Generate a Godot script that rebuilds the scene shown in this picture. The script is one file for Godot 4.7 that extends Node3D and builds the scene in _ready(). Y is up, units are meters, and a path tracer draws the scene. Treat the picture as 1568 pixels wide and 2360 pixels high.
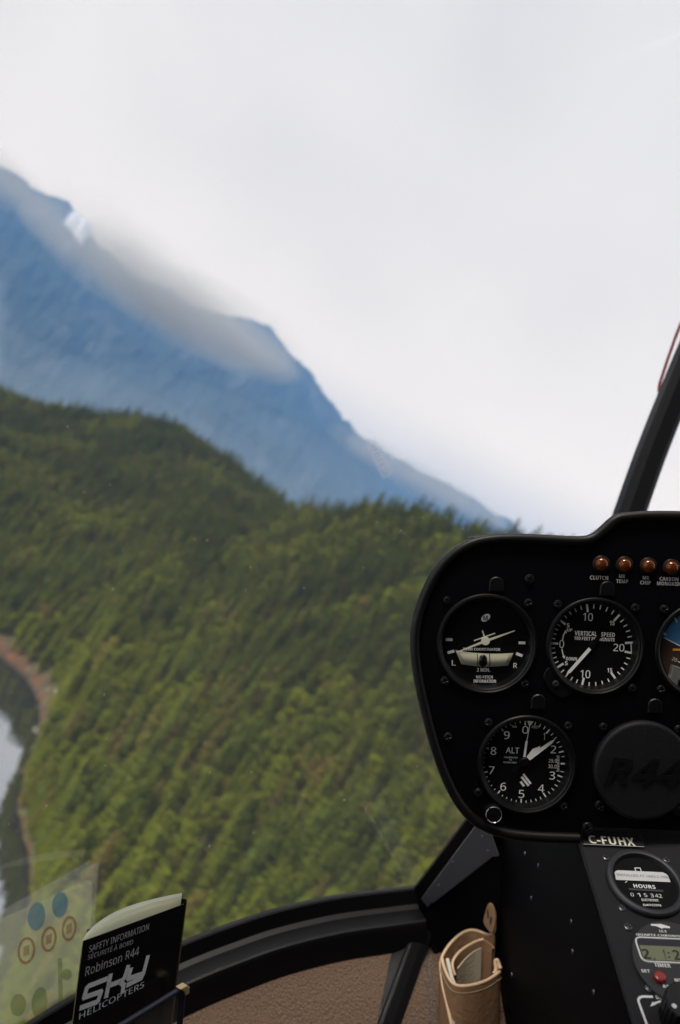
extends Node3D
# A view from the front seat of a small banked helicopter: black instrument panel, curved windshield,
# wooded lake shore below, cloud-capped mountains behind.
# Cabin axes: x right, y up, -z ahead, origin at the eye of the passenger. World: y up, lake at y = 0.

const FOCAL := 1817.0          # focal length of the lens in units of a picture 1568 wide and 2360 high
const ALTITUDE := 110.0
const LEAN := 2.5              # how far the hand-held camera is rolled in the cabin, degrees

var cabin := Transform3D()     # attitude of the helicopter
var rng := RandomNumberGenerator.new()
var taken := {}
var M := {}
var text_cache := {}
var font: Font
var bold: Font
var noise_a := FastNoiseLite.new()
var noise_b := FastNoiseLite.new()

# ---------------------------------------------------------------- geometry helpers
class Geo:
	var v := PackedVector3Array()
	var n := PackedVector3Array()
	var c := PackedColorArray()
	var tint := Color.WHITE
	var colored := false

	func tri(a: Vector3, b: Vector3, d: Vector3, na: Vector3, nb: Vector3, nd: Vector3) -> void:
		var g := (b - a).cross(d - a)
		if g.dot(na + nb + nd) > 0.0:
			v.append_array([a, d, b])
			n.append_array([na, nd, nb])
		else:
			v.append_array([a, b, d])
			n.append_array([na, nb, nd])
		if colored:
			c.append_array([tint, tint, tint])

	func flat(a: Vector3, b: Vector3, d: Vector3, out: Vector3) -> void:
		var g := (b - a).cross(d - a)
		if g.length_squared() < 1e-20:
			return
		g = g.normalized()
		if g.dot(out) < 0.0:
			g = -g
		tri(a, b, d, g, g, g)

	func quad(a: Vector3, b: Vector3, d: Vector3, e: Vector3, out: Vector3) -> void:
		flat(a, b, d, out)
		flat(a, d, e, out)

	func smooth_quad(a: Vector3, b: Vector3, d: Vector3, e: Vector3, na: Vector3, nb: Vector3, nd: Vector3, ne: Vector3) -> void:
		tri(a, b, d, na, nb, nd)
		tri(a, d, e, na, nd, ne)

	# flat polygon in the xy plane of t, facing +z of t
	func poly(pts: PackedVector2Array, t: Transform3D, z := 0.0, facing := 1.0) -> void:
		var idx := Geometry2D.triangulate_polygon(pts)
		var out := t.basis.z * facing
		for i in range(0, idx.size(), 3):
			var p: Array = []
			for k in 3:
				var q := pts[idx[i + k]]
				p.append(t * Vector3(q.x, q.y, z))
			flat(p[0], p[1], p[2], out)

	# outline in the xy plane of t pulled from z0 (back) to z1 (front); the front edge is chamfered
	func prism(pts: PackedVector2Array, t: Transform3D, z0: float, z1: float, bevel := 0.0, both := false) -> void:
		var area := 0.0
		for i in pts.size():
			var p := pts[i]
			var q := pts[(i + 1) % pts.size()]
			area += p.x * q.y - q.x * p.y
		var side := 1.0 if area > 0.0 else -1.0
		var inner := PackedVector2Array()
		for i in pts.size():
			var p0 := pts[(i + pts.size() - 1) % pts.size()]
			var p1 := pts[i]
			var p2 := pts[(i + 1) % pts.size()]
			var d0 := (p1 - p0).normalized()
			var d1 := (p2 - p1).normalized()
			var n0 := Vector2(-d0.y, d0.x) * side
			var n1 := Vector2(-d1.y, d1.x) * side
			var m := n0 + n1
			m = m / maxf(m.length_squared() * 0.5, 0.35)
			inner.append(p1 + m * bevel)
		for i in pts.size():
			var j := (i + 1) % pts.size()
			var e := pts[j] - pts[i]
			var o2 := Vector2(e.y, -e.x) * side
			var out := t.basis * Vector3(o2.x, o2.y, 0)
			var low := z0 + (bevel if both else 0.0)
			quad(t * Vector3(pts[i].x, pts[i].y, low), t * Vector3(pts[j].x, pts[j].y, low), t * Vector3(pts[j].x, pts[j].y, z1 - bevel), t * Vector3(pts[i].x, pts[i].y, z1 - bevel), out)
			if bevel > 0.0:
				var up := out.normalized() + t.basis.z
				quad(t * Vector3(pts[i].x, pts[i].y, z1 - bevel), t * Vector3(pts[j].x, pts[j].y, z1 - bevel), t * Vector3(inner[j].x, inner[j].y, z1), t * Vector3(inner[i].x, inner[i].y, z1), up)
				if both:
					quad(t * Vector3(pts[i].x, pts[i].y, z0 + bevel), t * Vector3(pts[j].x, pts[j].y, z0 + bevel), t * Vector3(inner[j].x, inner[j].y, z0), t * Vector3(inner[i].x, inner[i].y, z0), out.normalized() - t.basis.z)
		poly(inner if bevel > 0.0 else pts, t, z1, 1.0)
		poly(inner if bevel > 0.0 and both else pts, t, z0, -1.0)

	func box(t: Transform3D, size: Vector3, bevel := 0.0) -> void:
		var h := size * 0.5
		prism(PackedVector2Array([Vector2(-h.x, -h.y), Vector2(h.x, -h.y), Vector2(h.x, h.y), Vector2(-h.x, h.y)]), t, -h.z, h.z, bevel, true)

	# profile of (radius, z) turned round the z axis of t; each profile segment has its own normal unless soft
	func lathe(profile: PackedVector2Array, t: Transform3D, segs := 40, soft := false, from := 0.0, to := TAU) -> void:
		var norms: Array[Vector2] = []
		for i in profile.size() - 1:
			var d := profile[i + 1] - profile[i]
			norms.append(Vector2(d.y, -d.x).normalized())
		for k in segs:
			var a := from + (to - from) * k / segs
			var b := from + (to - from) * (k + 1) / segs
			for i in profile.size() - 1:
				var n0 := norms[i]
				var n1 := norms[i]
				if soft:
					n0 = (norms[maxi(i - 1, 0)] + norms[i]).normalized()
					n1 = (norms[i] + norms[mini(i + 1, norms.size() - 1)]).normalized()
				var p := profile[i]
				var q := profile[i + 1]
				var pa := t * Vector3(p.x * cos(a), p.x * sin(a), p.y)
				var pb := t * Vector3(p.x * cos(b), p.x * sin(b), p.y)
				var qa := t * Vector3(q.x * cos(a), q.x * sin(a), q.y)
				var qb := t * Vector3(q.x * cos(b), q.x * sin(b), q.y)
				var na0 := (t.basis * Vector3(n0.x * cos(a), n0.x * sin(a), n0.y)).normalized()
				var nb0 := (t.basis * Vector3(n0.x * cos(b), n0.x * sin(b), n0.y)).normalized()
				var na1 := (t.basis * Vector3(n1.x * cos(a), n1.x * sin(a), n1.y)).normalized()
				var nb1 := (t.basis * Vector3(n1.x * cos(b), n1.x * sin(b), n1.y)).normalized()
				if p.x > 1e-7:
					tri(pa, pb, qb, na0, nb0, nb1)
				if q.x > 1e-7:
					tri(pa, qb, qa, na0, nb1, na1)

	func tube(path: PackedVector3Array, radii: Array, segs := 10, closed := false) -> void:
		var count := path.size()
		var rings: Array = []
		var up := Vector3.UP
		var first := (path[1] - path[0]).normalized()
		if absf(first.dot(up)) > 0.9:
			up = Vector3.RIGHT
		var side := first.cross(up).normalized()
		for i in count:
			var a := path[(i + count - 1) % count] if closed else path[maxi(i - 1, 0)]
			var b := path[(i + 1) % count] if closed else path[mini(i + 1, count - 1)]
			var d := (b - a).normalized()
			side = (side - d * side.dot(d)).normalized()
			var other := d.cross(side)
			var r: float = radii[mini(i, radii.size() - 1)]
			var ring: Array = []
			for k in segs:
				var w := TAU * k / segs
				var nn := side * cos(w) + other * sin(w)
				ring.append([path[i] + nn * r, nn])
			rings.append(ring)
		for i in (count if closed else count - 1):
			var r0: Array = rings[i]
			var r1: Array = rings[(i + 1) % count]
			for k in segs:
				var k2 := (k + 1) % segs
				smooth_quad(r0[k][0], r0[k2][0], r1[k2][0], r1[k][0], r0[k][1], r0[k2][1], r1[k2][1], r1[k][1])
		if not closed:
			for e in [[0, path[0] - path[1]], [count - 1, path[count - 1] - path[count - 2]]]:
				var ring: Array = rings[e[0]]
				for k in segs:
					flat(path[e[0]], ring[k][0], ring[(k + 1) % segs][0], e[1])

	# closed profile (2-D) carried along frames; faces are flat across the profile
	func sweep(frames: Array, profile: PackedVector2Array, caps := true, closed_profile := true) -> void:
		var mid := Vector2.ZERO
		for p in profile:
			mid += p
		mid /= profile.size()
		var m := profile.size()
		for i in frames.size() - 1:
			var t0: Transform3D = frames[i]
			var t1: Transform3D = frames[i + 1]
			for k in (m if closed_profile else m - 1):
				var p := profile[k]
				var q := profile[(k + 1) % m]
				var e := q - p
				var o := Vector2(e.y, -e.x).normalized()
				if o.dot((p + q) * 0.5 - mid) < 0.0:
					o = -o
				var n0 := (t0.basis.x * o.x + t0.basis.y * o.y).normalized()
				var n1 := (t1.basis.x * o.x + t1.basis.y * o.y).normalized()
				smooth_quad(t0 * Vector3(p.x, p.y, 0), t0 * Vector3(q.x, q.y, 0), t1 * Vector3(q.x, q.y, 0), t1 * Vector3(p.x, p.y, 0), n0, n0, n1, n1)
		if caps and closed_profile:
			var t0: Transform3D = frames[0]
			var t1: Transform3D = frames[frames.size() - 1]
			poly(profile, t0, 0.0, 1.0)
			poly(profile, t1, 0.0, -1.0)

	func ball(at: Vector3, r: Vector3, segs := 16, rings := 10) -> void:
		for i in rings:
			var a := PI * i / rings - PI / 2
			var b := PI * (i + 1) / rings - PI / 2
			for k in segs:
				var w := TAU * k / segs
				var x := TAU * (k + 1) / segs
				var q: Array = []
				for pr in [[a, w], [a, x], [b, x], [b, w]]:
					var d := Vector3(cos(pr[0]) * cos(pr[1]), sin(pr[0]), cos(pr[0]) * sin(pr[1]))
					q.append([at + d * r, (d / r).normalized()])
				smooth_quad(q[0][0], q[1][0], q[2][0], q[3][0], q[0][1], q[1][1], q[2][1], q[3][1])

	func mesh() -> ArrayMesh:
		var m := ArrayMesh.new()
		if v.is_empty():
			return m
		var arrays := []
		arrays.resize(Mesh.ARRAY_MAX)
		arrays[Mesh.ARRAY_VERTEX] = v
		arrays[Mesh.ARRAY_NORMAL] = n
		if colored:
			arrays[Mesh.ARRAY_COLOR] = c
		m.add_surface_from_arrays(Mesh.PRIMITIVE_TRIANGLES, arrays)
		return m

# ---------------------------------------------------------------- scene helpers
func numbered(called: String) -> String:
	taken[called] = taken.get(called, -1) + 1
	return called if taken[called] == 0 else "%s_%03d" % [called, taken[called]]

func meta(o: Node, label := "", category := "", group := "", kind := "") -> Node:
	for p in [["label", label], ["category", category], ["group", group], ["kind", kind]]:
		if p[1]:
			o.set_meta(p[0], p[1])
	return o

func thing(called: String, t: Transform3D, label: String, category: String, group := "") -> Node3D:
	var o := Node3D.new()
	o.name = numbered(called)
	o.transform = t
	add_child(o)
	meta(o, label, category, group)
	return o

func part(called: String, g: Variant, material: Material, parent: Node) -> MeshInstance3D:
	var o := MeshInstance3D.new()
	o.name = called
	o.mesh = g.mesh() if g is Geo else g
	o.material_override = material
	parent.add_child(o, true)
	return o

func setting(called: String, g: Variant, material: Material, kind := "structure") -> MeshInstance3D:
	var o := part(numbered(called), g, material, self)
	o.set_meta("kind", kind)
	return o

func paint(r: float, g: float, b: float, rough := 0.6, metal := 0.0, spec := 0.5) -> StandardMaterial3D:
	var m := StandardMaterial3D.new()
	m.albedo_color = Color(r, g, b).linear_to_srgb()
	m.roughness = rough
	m.metallic = metal
	m.metallic_specular = spec
	return m

func noise_texture(freq: float, size := 256, seed_of := 1, normal := false, strength := 4.0, type := FastNoiseLite.TYPE_SIMPLEX_SMOOTH) -> NoiseTexture2D:
	var n := FastNoiseLite.new()
	n.seed = seed_of
	n.noise_type = type
	n.frequency = freq
	n.fractal_octaves = 4
	var t := NoiseTexture2D.new()
	t.width = size
	t.height = size
	t.seamless = true
	t.noise = n
	t.as_normal_map = normal
	t.bump_strength = strength
	return t

func ramped(t: NoiseTexture2D, low: Color, high: Color) -> NoiseTexture2D:
	var g := Gradient.new()
	g.set_color(0, low.linear_to_srgb())
	g.set_color(1, high.linear_to_srgb())
	t.color_ramp = g
	return t

func rough_skin(m: StandardMaterial3D, t: Texture2D, scale: float, depth: float) -> StandardMaterial3D:
	m.uv1_triplanar = true
	m.uv1_scale = Vector3.ONE * scale
	m.normal_enabled = true
	m.normal_texture = t
	m.normal_scale = depth
	return m

# direction of sight per metre of depth, in cabin axes
func sight(x: float, y: float) -> Vector3:
	return Vector3((x - 784.0) / FOCAL, (1180.0 - y) / FOCAL, -1.0).rotated(Vector3.BACK, deg_to_rad(LEAN))

func at(x: float, y: float, depth: float) -> Vector3:
	return sight(x, y) * depth

func world_dir(x: float, y: float) -> Vector3:
	return (cabin.basis * sight(x, y)).normalized()

# where that line of sight meets a plane, in the plane's own x and y (metres)
func on_plane(t: Transform3D, x: float, y: float) -> Vector2:
	var d := sight(x, y)
	var k := t.basis.z.dot(t.origin) / t.basis.z.dot(d)
	var p := t.affine_inverse() * (d * k)
	return Vector2(p.x, p.y)

func letters(text: String, heavy := false, thin := false) -> Array:
	var key := text + ("*" if heavy else "")
	if not text_cache.has(key):
		var m := TextMesh.new()
		m.text = text
		m.font = bold if heavy else font
		m.font_size = 48
		m.pixel_size = 0.01
		m.depth = 0.02
		m.curve_step = 2.0
		var a := m.get_mesh_arrays()
		var vs: PackedVector3Array = a[Mesh.ARRAY_VERTEX]
		var ns: PackedVector3Array = a[Mesh.ARRAY_NORMAL]
		var ix: PackedInt32Array = a[Mesh.ARRAY_INDEX]
		var out := PackedVector2Array()
		var box := Rect2()
		for i in range(0, ix.size(), 3):
			if ns[ix[i]].z > 0.9 and ns[ix[i + 1]].z > 0.9 and ns[ix[i + 2]].z > 0.9:
				for k in 3:
					var p := Vector2(vs[ix[i + k]].x, vs[ix[i + k]].y)
					box = Rect2(p, Vector2.ZERO) if out.is_empty() else box.expand(p)
					out.append(p)
		text_cache[key] = [out, box]
	return text_cache[key]

# lettering on plane t whose middle line runs from (xa, ya) to (xb, yb) in the picture's units, h high
func write(g: Geo, t: Transform3D, text: String, xa: float, ya: float, xb: float, yb: float, h: float, heavy := false, lift := 0.0003, slant := 0.0) -> void:
	var l := letters(text, heavy)
	var tris: PackedVector2Array = l[0]
	var box: Rect2 = l[1]
	var a := on_plane(t, xa, ya)
	var b := on_plane(t, xb, yb)
	var mid := (a + b) * 0.5
	var ex := (b - a) / maxf(box.size.x, 1e-6)
	var hi := on_plane(t, (xa + xb) * 0.5, (ya + yb) * 0.5 - h * 0.5)
	var lo := on_plane(t, (xa + xb) * 0.5, (ya + yb) * 0.5 + h * 0.5)
	var tall := absf(hi.y - lo.y) / maxf(box.size.y, 1e-6)
	var ey := Vector2(-ex.y, ex.x).normalized() * tall
	var c := box.get_center()
	for i in range(0, tris.size(), 3):
		var p: Array = []
		for k in 3:
			var q := tris[i + k] - c
			var w := mid + ex * (q.x + slant * q.y) + ey * q.y
			p.append(t * Vector3(w.x, w.y, lift))
		g.flat(p[0], p[1], p[2], t.basis.z)

# a thick line through points of the picture lying on plane t
func stroke(g: Geo, t: Transform3D, pts: Array, width: float, lift := 0.0003, end_width := -1.0, round_joints := true) -> void:
	var q: Array[Vector2] = []
	for p in pts:
		q.append(on_plane(t, p[0], p[1]))
	var depth: float = -(t.origin.z)
	var w0 := width * depth / FOCAL * 0.5
	var w1 := (end_width if end_width >= 0.0 else width) * depth / FOCAL * 0.5
	for i in q.size() - 1:
		var d := (q[i + 1] - q[i]).normalized()
		var s := Vector2(-d.y, d.x)
		var wa := lerpf(w0, w1, float(i) / (q.size() - 1))
		var wb := lerpf(w0, w1, float(i + 1) / (q.size() - 1))
		var ext := d * (wa * 0.5 if round_joints and q.size() > 2 else 0.0)
		var z := lift + i * 0.00002
		var a := q[i] - ext
		var b := q[i + 1] + ext
		g.quad(t * Vector3(a.x + s.x * wa, a.y + s.y * wa, z), t * Vector3(b.x + s.x * wb, b.y + s.y * wb, z), t * Vector3(b.x - s.x * wb, b.y - s.y * wb, z), t * Vector3(a.x - s.x * wa, a.y - s.y * wa, z), t.basis.z)

func shape(g: Geo, t: Transform3D, pts: Array, lift := 0.0003) -> void:
	var q := PackedVector2Array()
	for p in pts:
		q.append(on_plane(t, p[0], p[1]))
	g.poly(q, t, lift)

func ring_points(r: float, count := 40, squash := 1.0) -> PackedVector2Array:
	var p := PackedVector2Array()
	for i in count:
		var a := TAU * i / count
		p.append(Vector2(cos(a) * r, sin(a) * r * squash))
	return p

func smooth_outline(pts: PackedVector2Array, times := 2, closed := true) -> PackedVector2Array:
	var p := pts
	for k in times:
		var q := PackedVector2Array()
		for i in (p.size() if closed else p.size() - 1):
			var a := p[i]
			var b := p[(i + 1) % p.size()]
			if not closed and i == 0:
				q.append(a)
			q.append(a.lerp(b, 0.25))
			q.append(a.lerp(b, 0.75))
			if not closed and i == p.size() - 2:
				q.append(b)
		p = q
	return p

func smooth_path(pts: PackedVector3Array, steps := 6) -> PackedVector3Array:
	var out := PackedVector3Array()
	for i in pts.size() - 1:
		var a := pts[maxi(i - 1, 0)]
		var d := pts[mini(i + 2, pts.size() - 1)]
		for k in steps:
			out.append(pts[i].cubic_interpolate(pts[i + 1], a, d, float(k) / steps))
	out.append(pts[pts.size() - 1])
	return out

func frame(origin: Vector3, ex: Vector3, normal: Vector3) -> Transform3D:
	var z := normal.normalized()
	var x := (ex - z * ex.dot(z)).normalized()
	return Transform3D(Basis(x, z.cross(x), z), origin)

func look_up(table: Array, x: float) -> float:
	if x <= table[0][0]:
		return table[0][1]
	for i in table.size() - 1:
		if x <= table[i + 1][0]:
			var t: float = (x - table[i][0]) / (table[i + 1][0] - table[i][0])
			t = t * t * (3.0 - 2.0 * t) * 0.5 + t * 0.5
			return lerpf(table[i][1], table[i + 1][1], t)
	return table[table.size() - 1][1]

# ---------------------------------------------------------------- start
func _ready() -> void:
	rng.seed = 44
	noise_a.seed = 3
	noise_b.seed = 8
	noise_a.noise_type = FastNoiseLite.TYPE_SIMPLEX_SMOOTH
	noise_b.noise_type = FastNoiseLite.TYPE_SIMPLEX_SMOOTH
	noise_a.fractal_octaves = 4
	noise_b.fractal_octaves = 3
	cabin = Transform3D(Basis(Vector3.RIGHT, deg_to_rad(5.0)) * Basis(Vector3.BACK, deg_to_rad(27.0 - LEAN)), Vector3(0, ALTITUDE, 0))
	camera_and_light()
	fonts_and_materials()
	lake_and_hill()
	mountains()
	clouds()
	forest()
	shore_rocks()
	helicopter()
	instrument_panel()
	console()
	pouch()
	booklet()
	small_things()

func camera_and_light() -> void:
	var cam := Camera3D.new()
	cam.name = "camera"
	cam.near = 0.05
	cam.far = 60000.0
	cam.fov = 66.0
	var lens := CameraAttributesPhysical.new()
	lens.frustum_focal_length = 12.0 / tan(deg_to_rad(33.0))
	lens.frustum_focus_distance = 0.66
	lens.frustum_near = 0.05
	lens.frustum_far = 60000.0
	lens.exposure_aperture = 3.4
	cam.attributes = lens
	add_child(cam)
	cam.transform = cabin * Transform3D(Basis(Vector3.BACK, deg_to_rad(LEAN)), Vector3.ZERO)
	cam.current = true
	# overcast sky: bright warm-white through haze low down, neutral cloud above
	var w := 256
	var h := 128
	var im := Image.create(w, h, false, Image.FORMAT_RGBF)
	for j in h:
		var el := 90.0 - (j + 0.5) / h * 180.0
		for i in w:
			var d := Vector3(cos(TAU * i / w), 0, sin(TAU * i / w)) * 1.4 + Vector3(0, el / 30.0, 0)
			var k := 1.0 + 0.1 * noise_a.get_noise_3dv(d * 90.0) + 0.06 * noise_b.get_noise_3dv(d * 260.0)
			var path := minf(17600.0, 4320.0 / sin(deg_to_rad(maxf(el, 2.0))))
			var clear := exp(-0.00007 * path)
			var c := (Vector3(0.65, 0.66, 0.69) - Vector3(0.135, 0.285, 0.5) * (1.0 - clear)) / clear * k
			if el < 0.0:
				c = Vector3(0.25, 0.27, 0.28)
			im.set_pixel(i, j, Color(c.x, c.y, c.z))
	var pano := PanoramaSkyMaterial.new()
	pano.panorama = ImageTexture.create_from_image(im)
	var sky := Sky.new()
	sky.sky_material = pano
	var env := Environment.new()
	env.background_mode = Environment.BG_SKY
	env.sky = sky
	env.tonemap_mode = Environment.TONE_MAPPER_LINEAR
	env.tonemap_exposure = 1.25
	env.sdfgi_enabled = true
	env.ssao_enabled = true
	env.ssil_enabled = true
	env.fog_enabled = true
	env.fog_density = 0.00007
	env.fog_light_color = Color(0.16, 0.42, 0.95).linear_to_srgb()
	env.volumetric_fog_enabled = true
	env.volumetric_fog_density = 0.0
	var we := WorldEnvironment.new()
	we.name = "environment"
	we.environment = env
	add_child(we)
	var sun := DirectionalLight3D.new()
	sun.name = "sun"
	sun.light_energy = 1.5
	sun.light_color = Color(1.0, 0.97, 0.92)
	sun.light_angular_distance = 24.0
	sun.shadow_enabled = true
	add_child(sun)
	sun.look_at_from_position(Vector3.ZERO, Vector3(0.62, -1.0, -0.55))

func fonts_and_materials() -> void:
	var a := SystemFont.new()
	a.font_names = PackedStringArray(["Droid Sans"])
	font = a
	var b := SystemFont.new()
	b.font_names = PackedStringArray(["Droid Sans"])
	b.font_weight = 700
	bold = b
	var grain := noise_texture(0.09, 256, 5, true, 3.0)
	M.black = rough_skin(paint(0.0022, 0.0022, 0.0036, 0.6, 0.0, 0.16), grain, 60.0, 0.25)
	M.console = rough_skin(paint(0.008, 0.0077, 0.0105, 0.6, 0.0, 0.4), grain, 90.0, 0.35)
	M.rail = rough_skin(paint(0.0025, 0.0025, 0.0033, 0.45, 0.0, 0.3), grain, 30.0, 0.15)
	M.plate = rough_skin(paint(0.07, 0.073, 0.085, 0.42, 0.0, 0.5), grain, 40.0, 0.15)
	M.rubber = paint(0.006, 0.0056, 0.0056, 0.45, 0.0, 0.4)
	M.bezel = paint(0.0045, 0.0045, 0.005, 0.38, 0.0, 0.4)
	M.dial = paint(0.004, 0.004, 0.005, 0.6, 0.0, 0.25)
	M.hour_bezel = paint(0.022, 0.022, 0.027, 0.5)
	M.white = paint(0.85, 0.85, 0.82, 0.6)
	M.print = paint(0.9, 0.9, 0.88, 0.6)
	M.grey_print = paint(0.4, 0.4, 0.4, 0.6)
	M.cream = paint(0.7, 0.67, 0.52, 0.55)
	M.steel = paint(0.12, 0.12, 0.125, 0.3, 0.7)
	M.dark_steel = paint(0.014, 0.014, 0.015, 0.32, 0.4)
	M.silver = paint(0.6, 0.58, 0.55, 0.3, 0.8)
	M.amber = paint(0.1, 0.022, 0.002, 0.08, 0.0, 0.6)
	M.red = paint(0.32, 0.02, 0.012, 0.25)
	M.sky_blue = paint(0.07, 0.24, 0.5, 0.5)
	M.ground_brown = paint(0.05, 0.024, 0.014, 0.6)
	M.orange = paint(0.75, 0.3, 0.02, 0.5)
	M.lcd = paint(0.2, 0.21, 0.11, 0.4)
	M.ink = paint(0.012, 0.013, 0.02, 0.6)
	var glass := paint(0.8, 0.85, 0.85, 0.02)
	glass.transparency = BaseMaterial3D.TRANSPARENCY_ALPHA
	glass.albedo_color.a = 0.015
	M.glass = glass

# ---------------------------------------------------------------- land and water
const SHORE := [[-60.0, 6.0], [-40.0, 5.2], [-25.0, 4.5], [-16.5, 4.05], [-14.3, 3.87], [-12.4, 3.55], [-11.6, 3.2], [-11.2, 2.72], [-10.4, 2.42], [-8.6, 2.26], [-7.2, 2.1], [-6.0, 1.85], [-4.8, 1.5], [-3.0, 1.3], [1.0, 1.25], [6.0, 1.2], [12.0, 1.1], [20.0, 0.9], [35.0, 0.7], [60.0, 0.5]]
const CREST := [[-60.0, 1100.0], [-25.0, 1050.0], [-12.0, 1000.0], [-6.0, 900.0], [-3.5, 780.0], [0.0, 640.0], [4.0, 560.0], [10.0, 480.0], [18.0, 430.0], [35.0, 380.0], [60.0, 350.0]]
const CREST_UP := [[-60.0, 0.0], [-40.0, 1.0], [-24.7, 2.0], [-21.8, 2.2], [-19.2, 3.3], [-15.7, 4.8], [-12.7, 5.6], [-9.4, 5.2], [-6.3, 4.6], [-3.7, 4.2], [-1.0, 5.3], [1.7, 6.9], [5.8, 8.5], [10.0, 9.1], [14.5, 10.3], [18.1, 11.0], [35.0, 11.5], [60.0, 11.0]]

func land(az: float, r: float) -> float:
	var a := rad_to_deg(az)
	var x := r * sin(az)
	var z := -r * cos(az)
	var r0 := look_up(SHORE, a) * ALTITUDE
	r0 += 5.0 * noise_b.get_noise_2d(x * 1.6, z * 1.6) + 2.5 * noise_a.get_noise_2d(x * 6.0, z * 6.0)
	var r1 := look_up(CREST, a)
	var y1 := ALTITUDE + r1 * tan(deg_to_rad(look_up(CREST_UP, a))) - 19.0
	if r < r0:
		return maxf(-9.0, (r - r0) * 0.25)
	var bank := 3.2 * smoothstep(0.0, 6.0, r - r0)
	if r < r1:
		var t := (r - r0) / (r1 - r0)
		var y := bank + (y1 - 3.2) * (0.72 * t + 0.28 * t * t)
		var swell := 9.0 * noise_b.get_noise_2d(x * 0.7, z * 0.7) + 3.5 * noise_a.get_noise_2d(x * 1.3 + 50.0, z * 1.3)
		return y + swell * 4.0 * t * (1.0 - t)
	return maxf(-9.0, y1 - 0.22 * (r - r1) - 0.0004 * (r - r1) * (r - r1))

func lake_and_hill() -> void:
	var lake := Geo.new()
	lake.quad(Vector3(-24000, 0, 9000), Vector3(24000, 0, 9000), Vector3(24000, 0, -21000), Vector3(-24000, 0, -21000), Vector3.UP)
	var water := paint(0.42, 0.44, 0.45, 0.02, 0.96, 0.5)
	rough_skin(water, noise_texture(0.02, 256, 12, true, 2.0), 0.08, 0.025)
	water.uv1_world_triplanar = true
	setting("lake", lake, water)
	var g := Geo.new()
	g.colored = true
	var cols := 260
	var rows: Array[float] = []
	var r := 50.0
	while r < 1700.0:
		rows.append(r)
		r += 4.0 + r * 0.006
	var hs: Array = []
	for i in cols + 1:
		var az := deg_to_rad(-65.0 + 130.0 * i / cols)
		var line := PackedVector3Array()
		for q in rows:
			line.append(Vector3(q * sin(az), land(az, q), -q * cos(az)))
		hs.append(line)
	for i in cols:
		for j in rows.size() - 1:
			var a: Vector3 = hs[i][j]
			var b: Vector3 = hs[i + 1][j]
			var c: Vector3 = hs[i + 1][j + 1]
			var d: Vector3 = hs[i][j + 1]
			if maxf(maxf(a.y, b.y), maxf(c.y, d.y)) < -8.5:
				continue
			var m := (a + c) * 0.5
			var bare := 1.0 - smoothstep(2.6 if m.x < m.z * 0.2 else 0.9, 4.2 if m.x < m.z * 0.2 else 1.8, m.y + 2.5 * noise_a.get_noise_2d(m.x * 4.0, m.z * 4.0))
			var k := 0.8 + 0.5 * noise_a.get_noise_2d(m.x * 9.0, m.z * 9.0)
			var earth := Vector3(0.13, 0.055, 0.023).lerp(Vector3(0.1, 0.065, 0.038), clampf(0.5 + 1.6 * noise_b.get_noise_2d(m.x * 5.0, m.z * 5.0), 0.0, 1.0))
			var floor_of := Vector3(0.075, 0.085, 0.03).lerp(Vector3(0.12, 0.085, 0.04), clampf(0.4 + noise_b.get_noise_2d(m.x * 2.0, m.z * 2.0), 0.0, 1.0))
			var col := floor_of.lerp(earth, bare) * k
			g.tint = Color(col.x, col.y, col.z)
			g.quad(a, b, c, d, Vector3.UP)
	var soil := paint(1, 1, 1, 0.95)
	soil.vertex_color_use_as_albedo = true
	setting("hillside", g, soil)

func mountain(called: String, crest: Array, dist: float, foot: float, az0: float, az1: float, seed_of: float) -> Array:
	var g := Geo.new()
	g.colored = true
	var cols := int((az1 - az0) * 5.0)
	var rows := 46
	var grid: Array = []
	for i in cols + 1:
		var a := lerpf(az0, az1, float(i) / cols)
		var az := deg_to_rad(a)
		var line := PackedVector3Array()
		var top := ALTITUDE + dist * tan(deg_to_rad(look_up(crest, a)))
		top += 95.0 * noise_a.get_noise_2d(a * 30.0 + seed_of, 4.0) + 45.0 * noise_b.get_noise_2d(a * 190.0 + seed_of, 9.0)
		for j in rows + 1:
			var t := float(j) / rows
			var r := lerpf(foot, dist, minf(t / 0.85, 1.0)) + maxf(t - 0.85, 0.0) * 13000.0
			var y := top * pow(minf(t / 0.85, 1.0), 1.25)
			if t > 0.85:
				y = top * (1.0 - (t - 0.85) / 0.15)
			var gully := 1.0 - absf(noise_b.get_noise_2d(a * 20.0 + seed_of, t * 230.0)) * 2.0
			gully += 0.5 * (1.0 - absf(noise_a.get_noise_2d(a * 60.0 + seed_of, t * 600.0)) * 2.0)
			r -= (gully - 0.8) * 260.0 * sin(PI * minf(t / 0.85, 1.0))
			line.append(Vector3(r * sin(az), y - 20.0, -r * cos(az)))
		grid.append(line)
	var green := Vector3(0.02, 0.034, 0.024)
	var rock := Vector3(0.13, 0.13, 0.135)
	for i in cols:
		for j in rows:
			var a: Vector3 = grid[i][j]
			var c: Vector3 = grid[i + 1][j + 1]
			var b: Vector3 = grid[i + 1][j]
			var d: Vector3 = grid[i][j + 1]
			var m := (a + c) * 0.5
			var steep := noise_a.get_noise_2d(float(i) * 4.0 + seed_of, float(j) * 11.0)
			var col := green.lerp(rock, smoothstep(0.1, 0.5, steep) * 0.35) * (0.85 + 0.5 * noise_b.get_noise_2d(i * 9.0, j * 9.0))
			g.tint = Color(col.x, col.y, col.z)
			g.quad(a, b, c, d, Vector3(-m.x, m.length() * 0.8, -m.z))
	var mat := paint(1, 1, 1, 0.95)
	mat.vertex_color_use_as_albedo = true
	setting(called, g, mat)
	return grid

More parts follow.
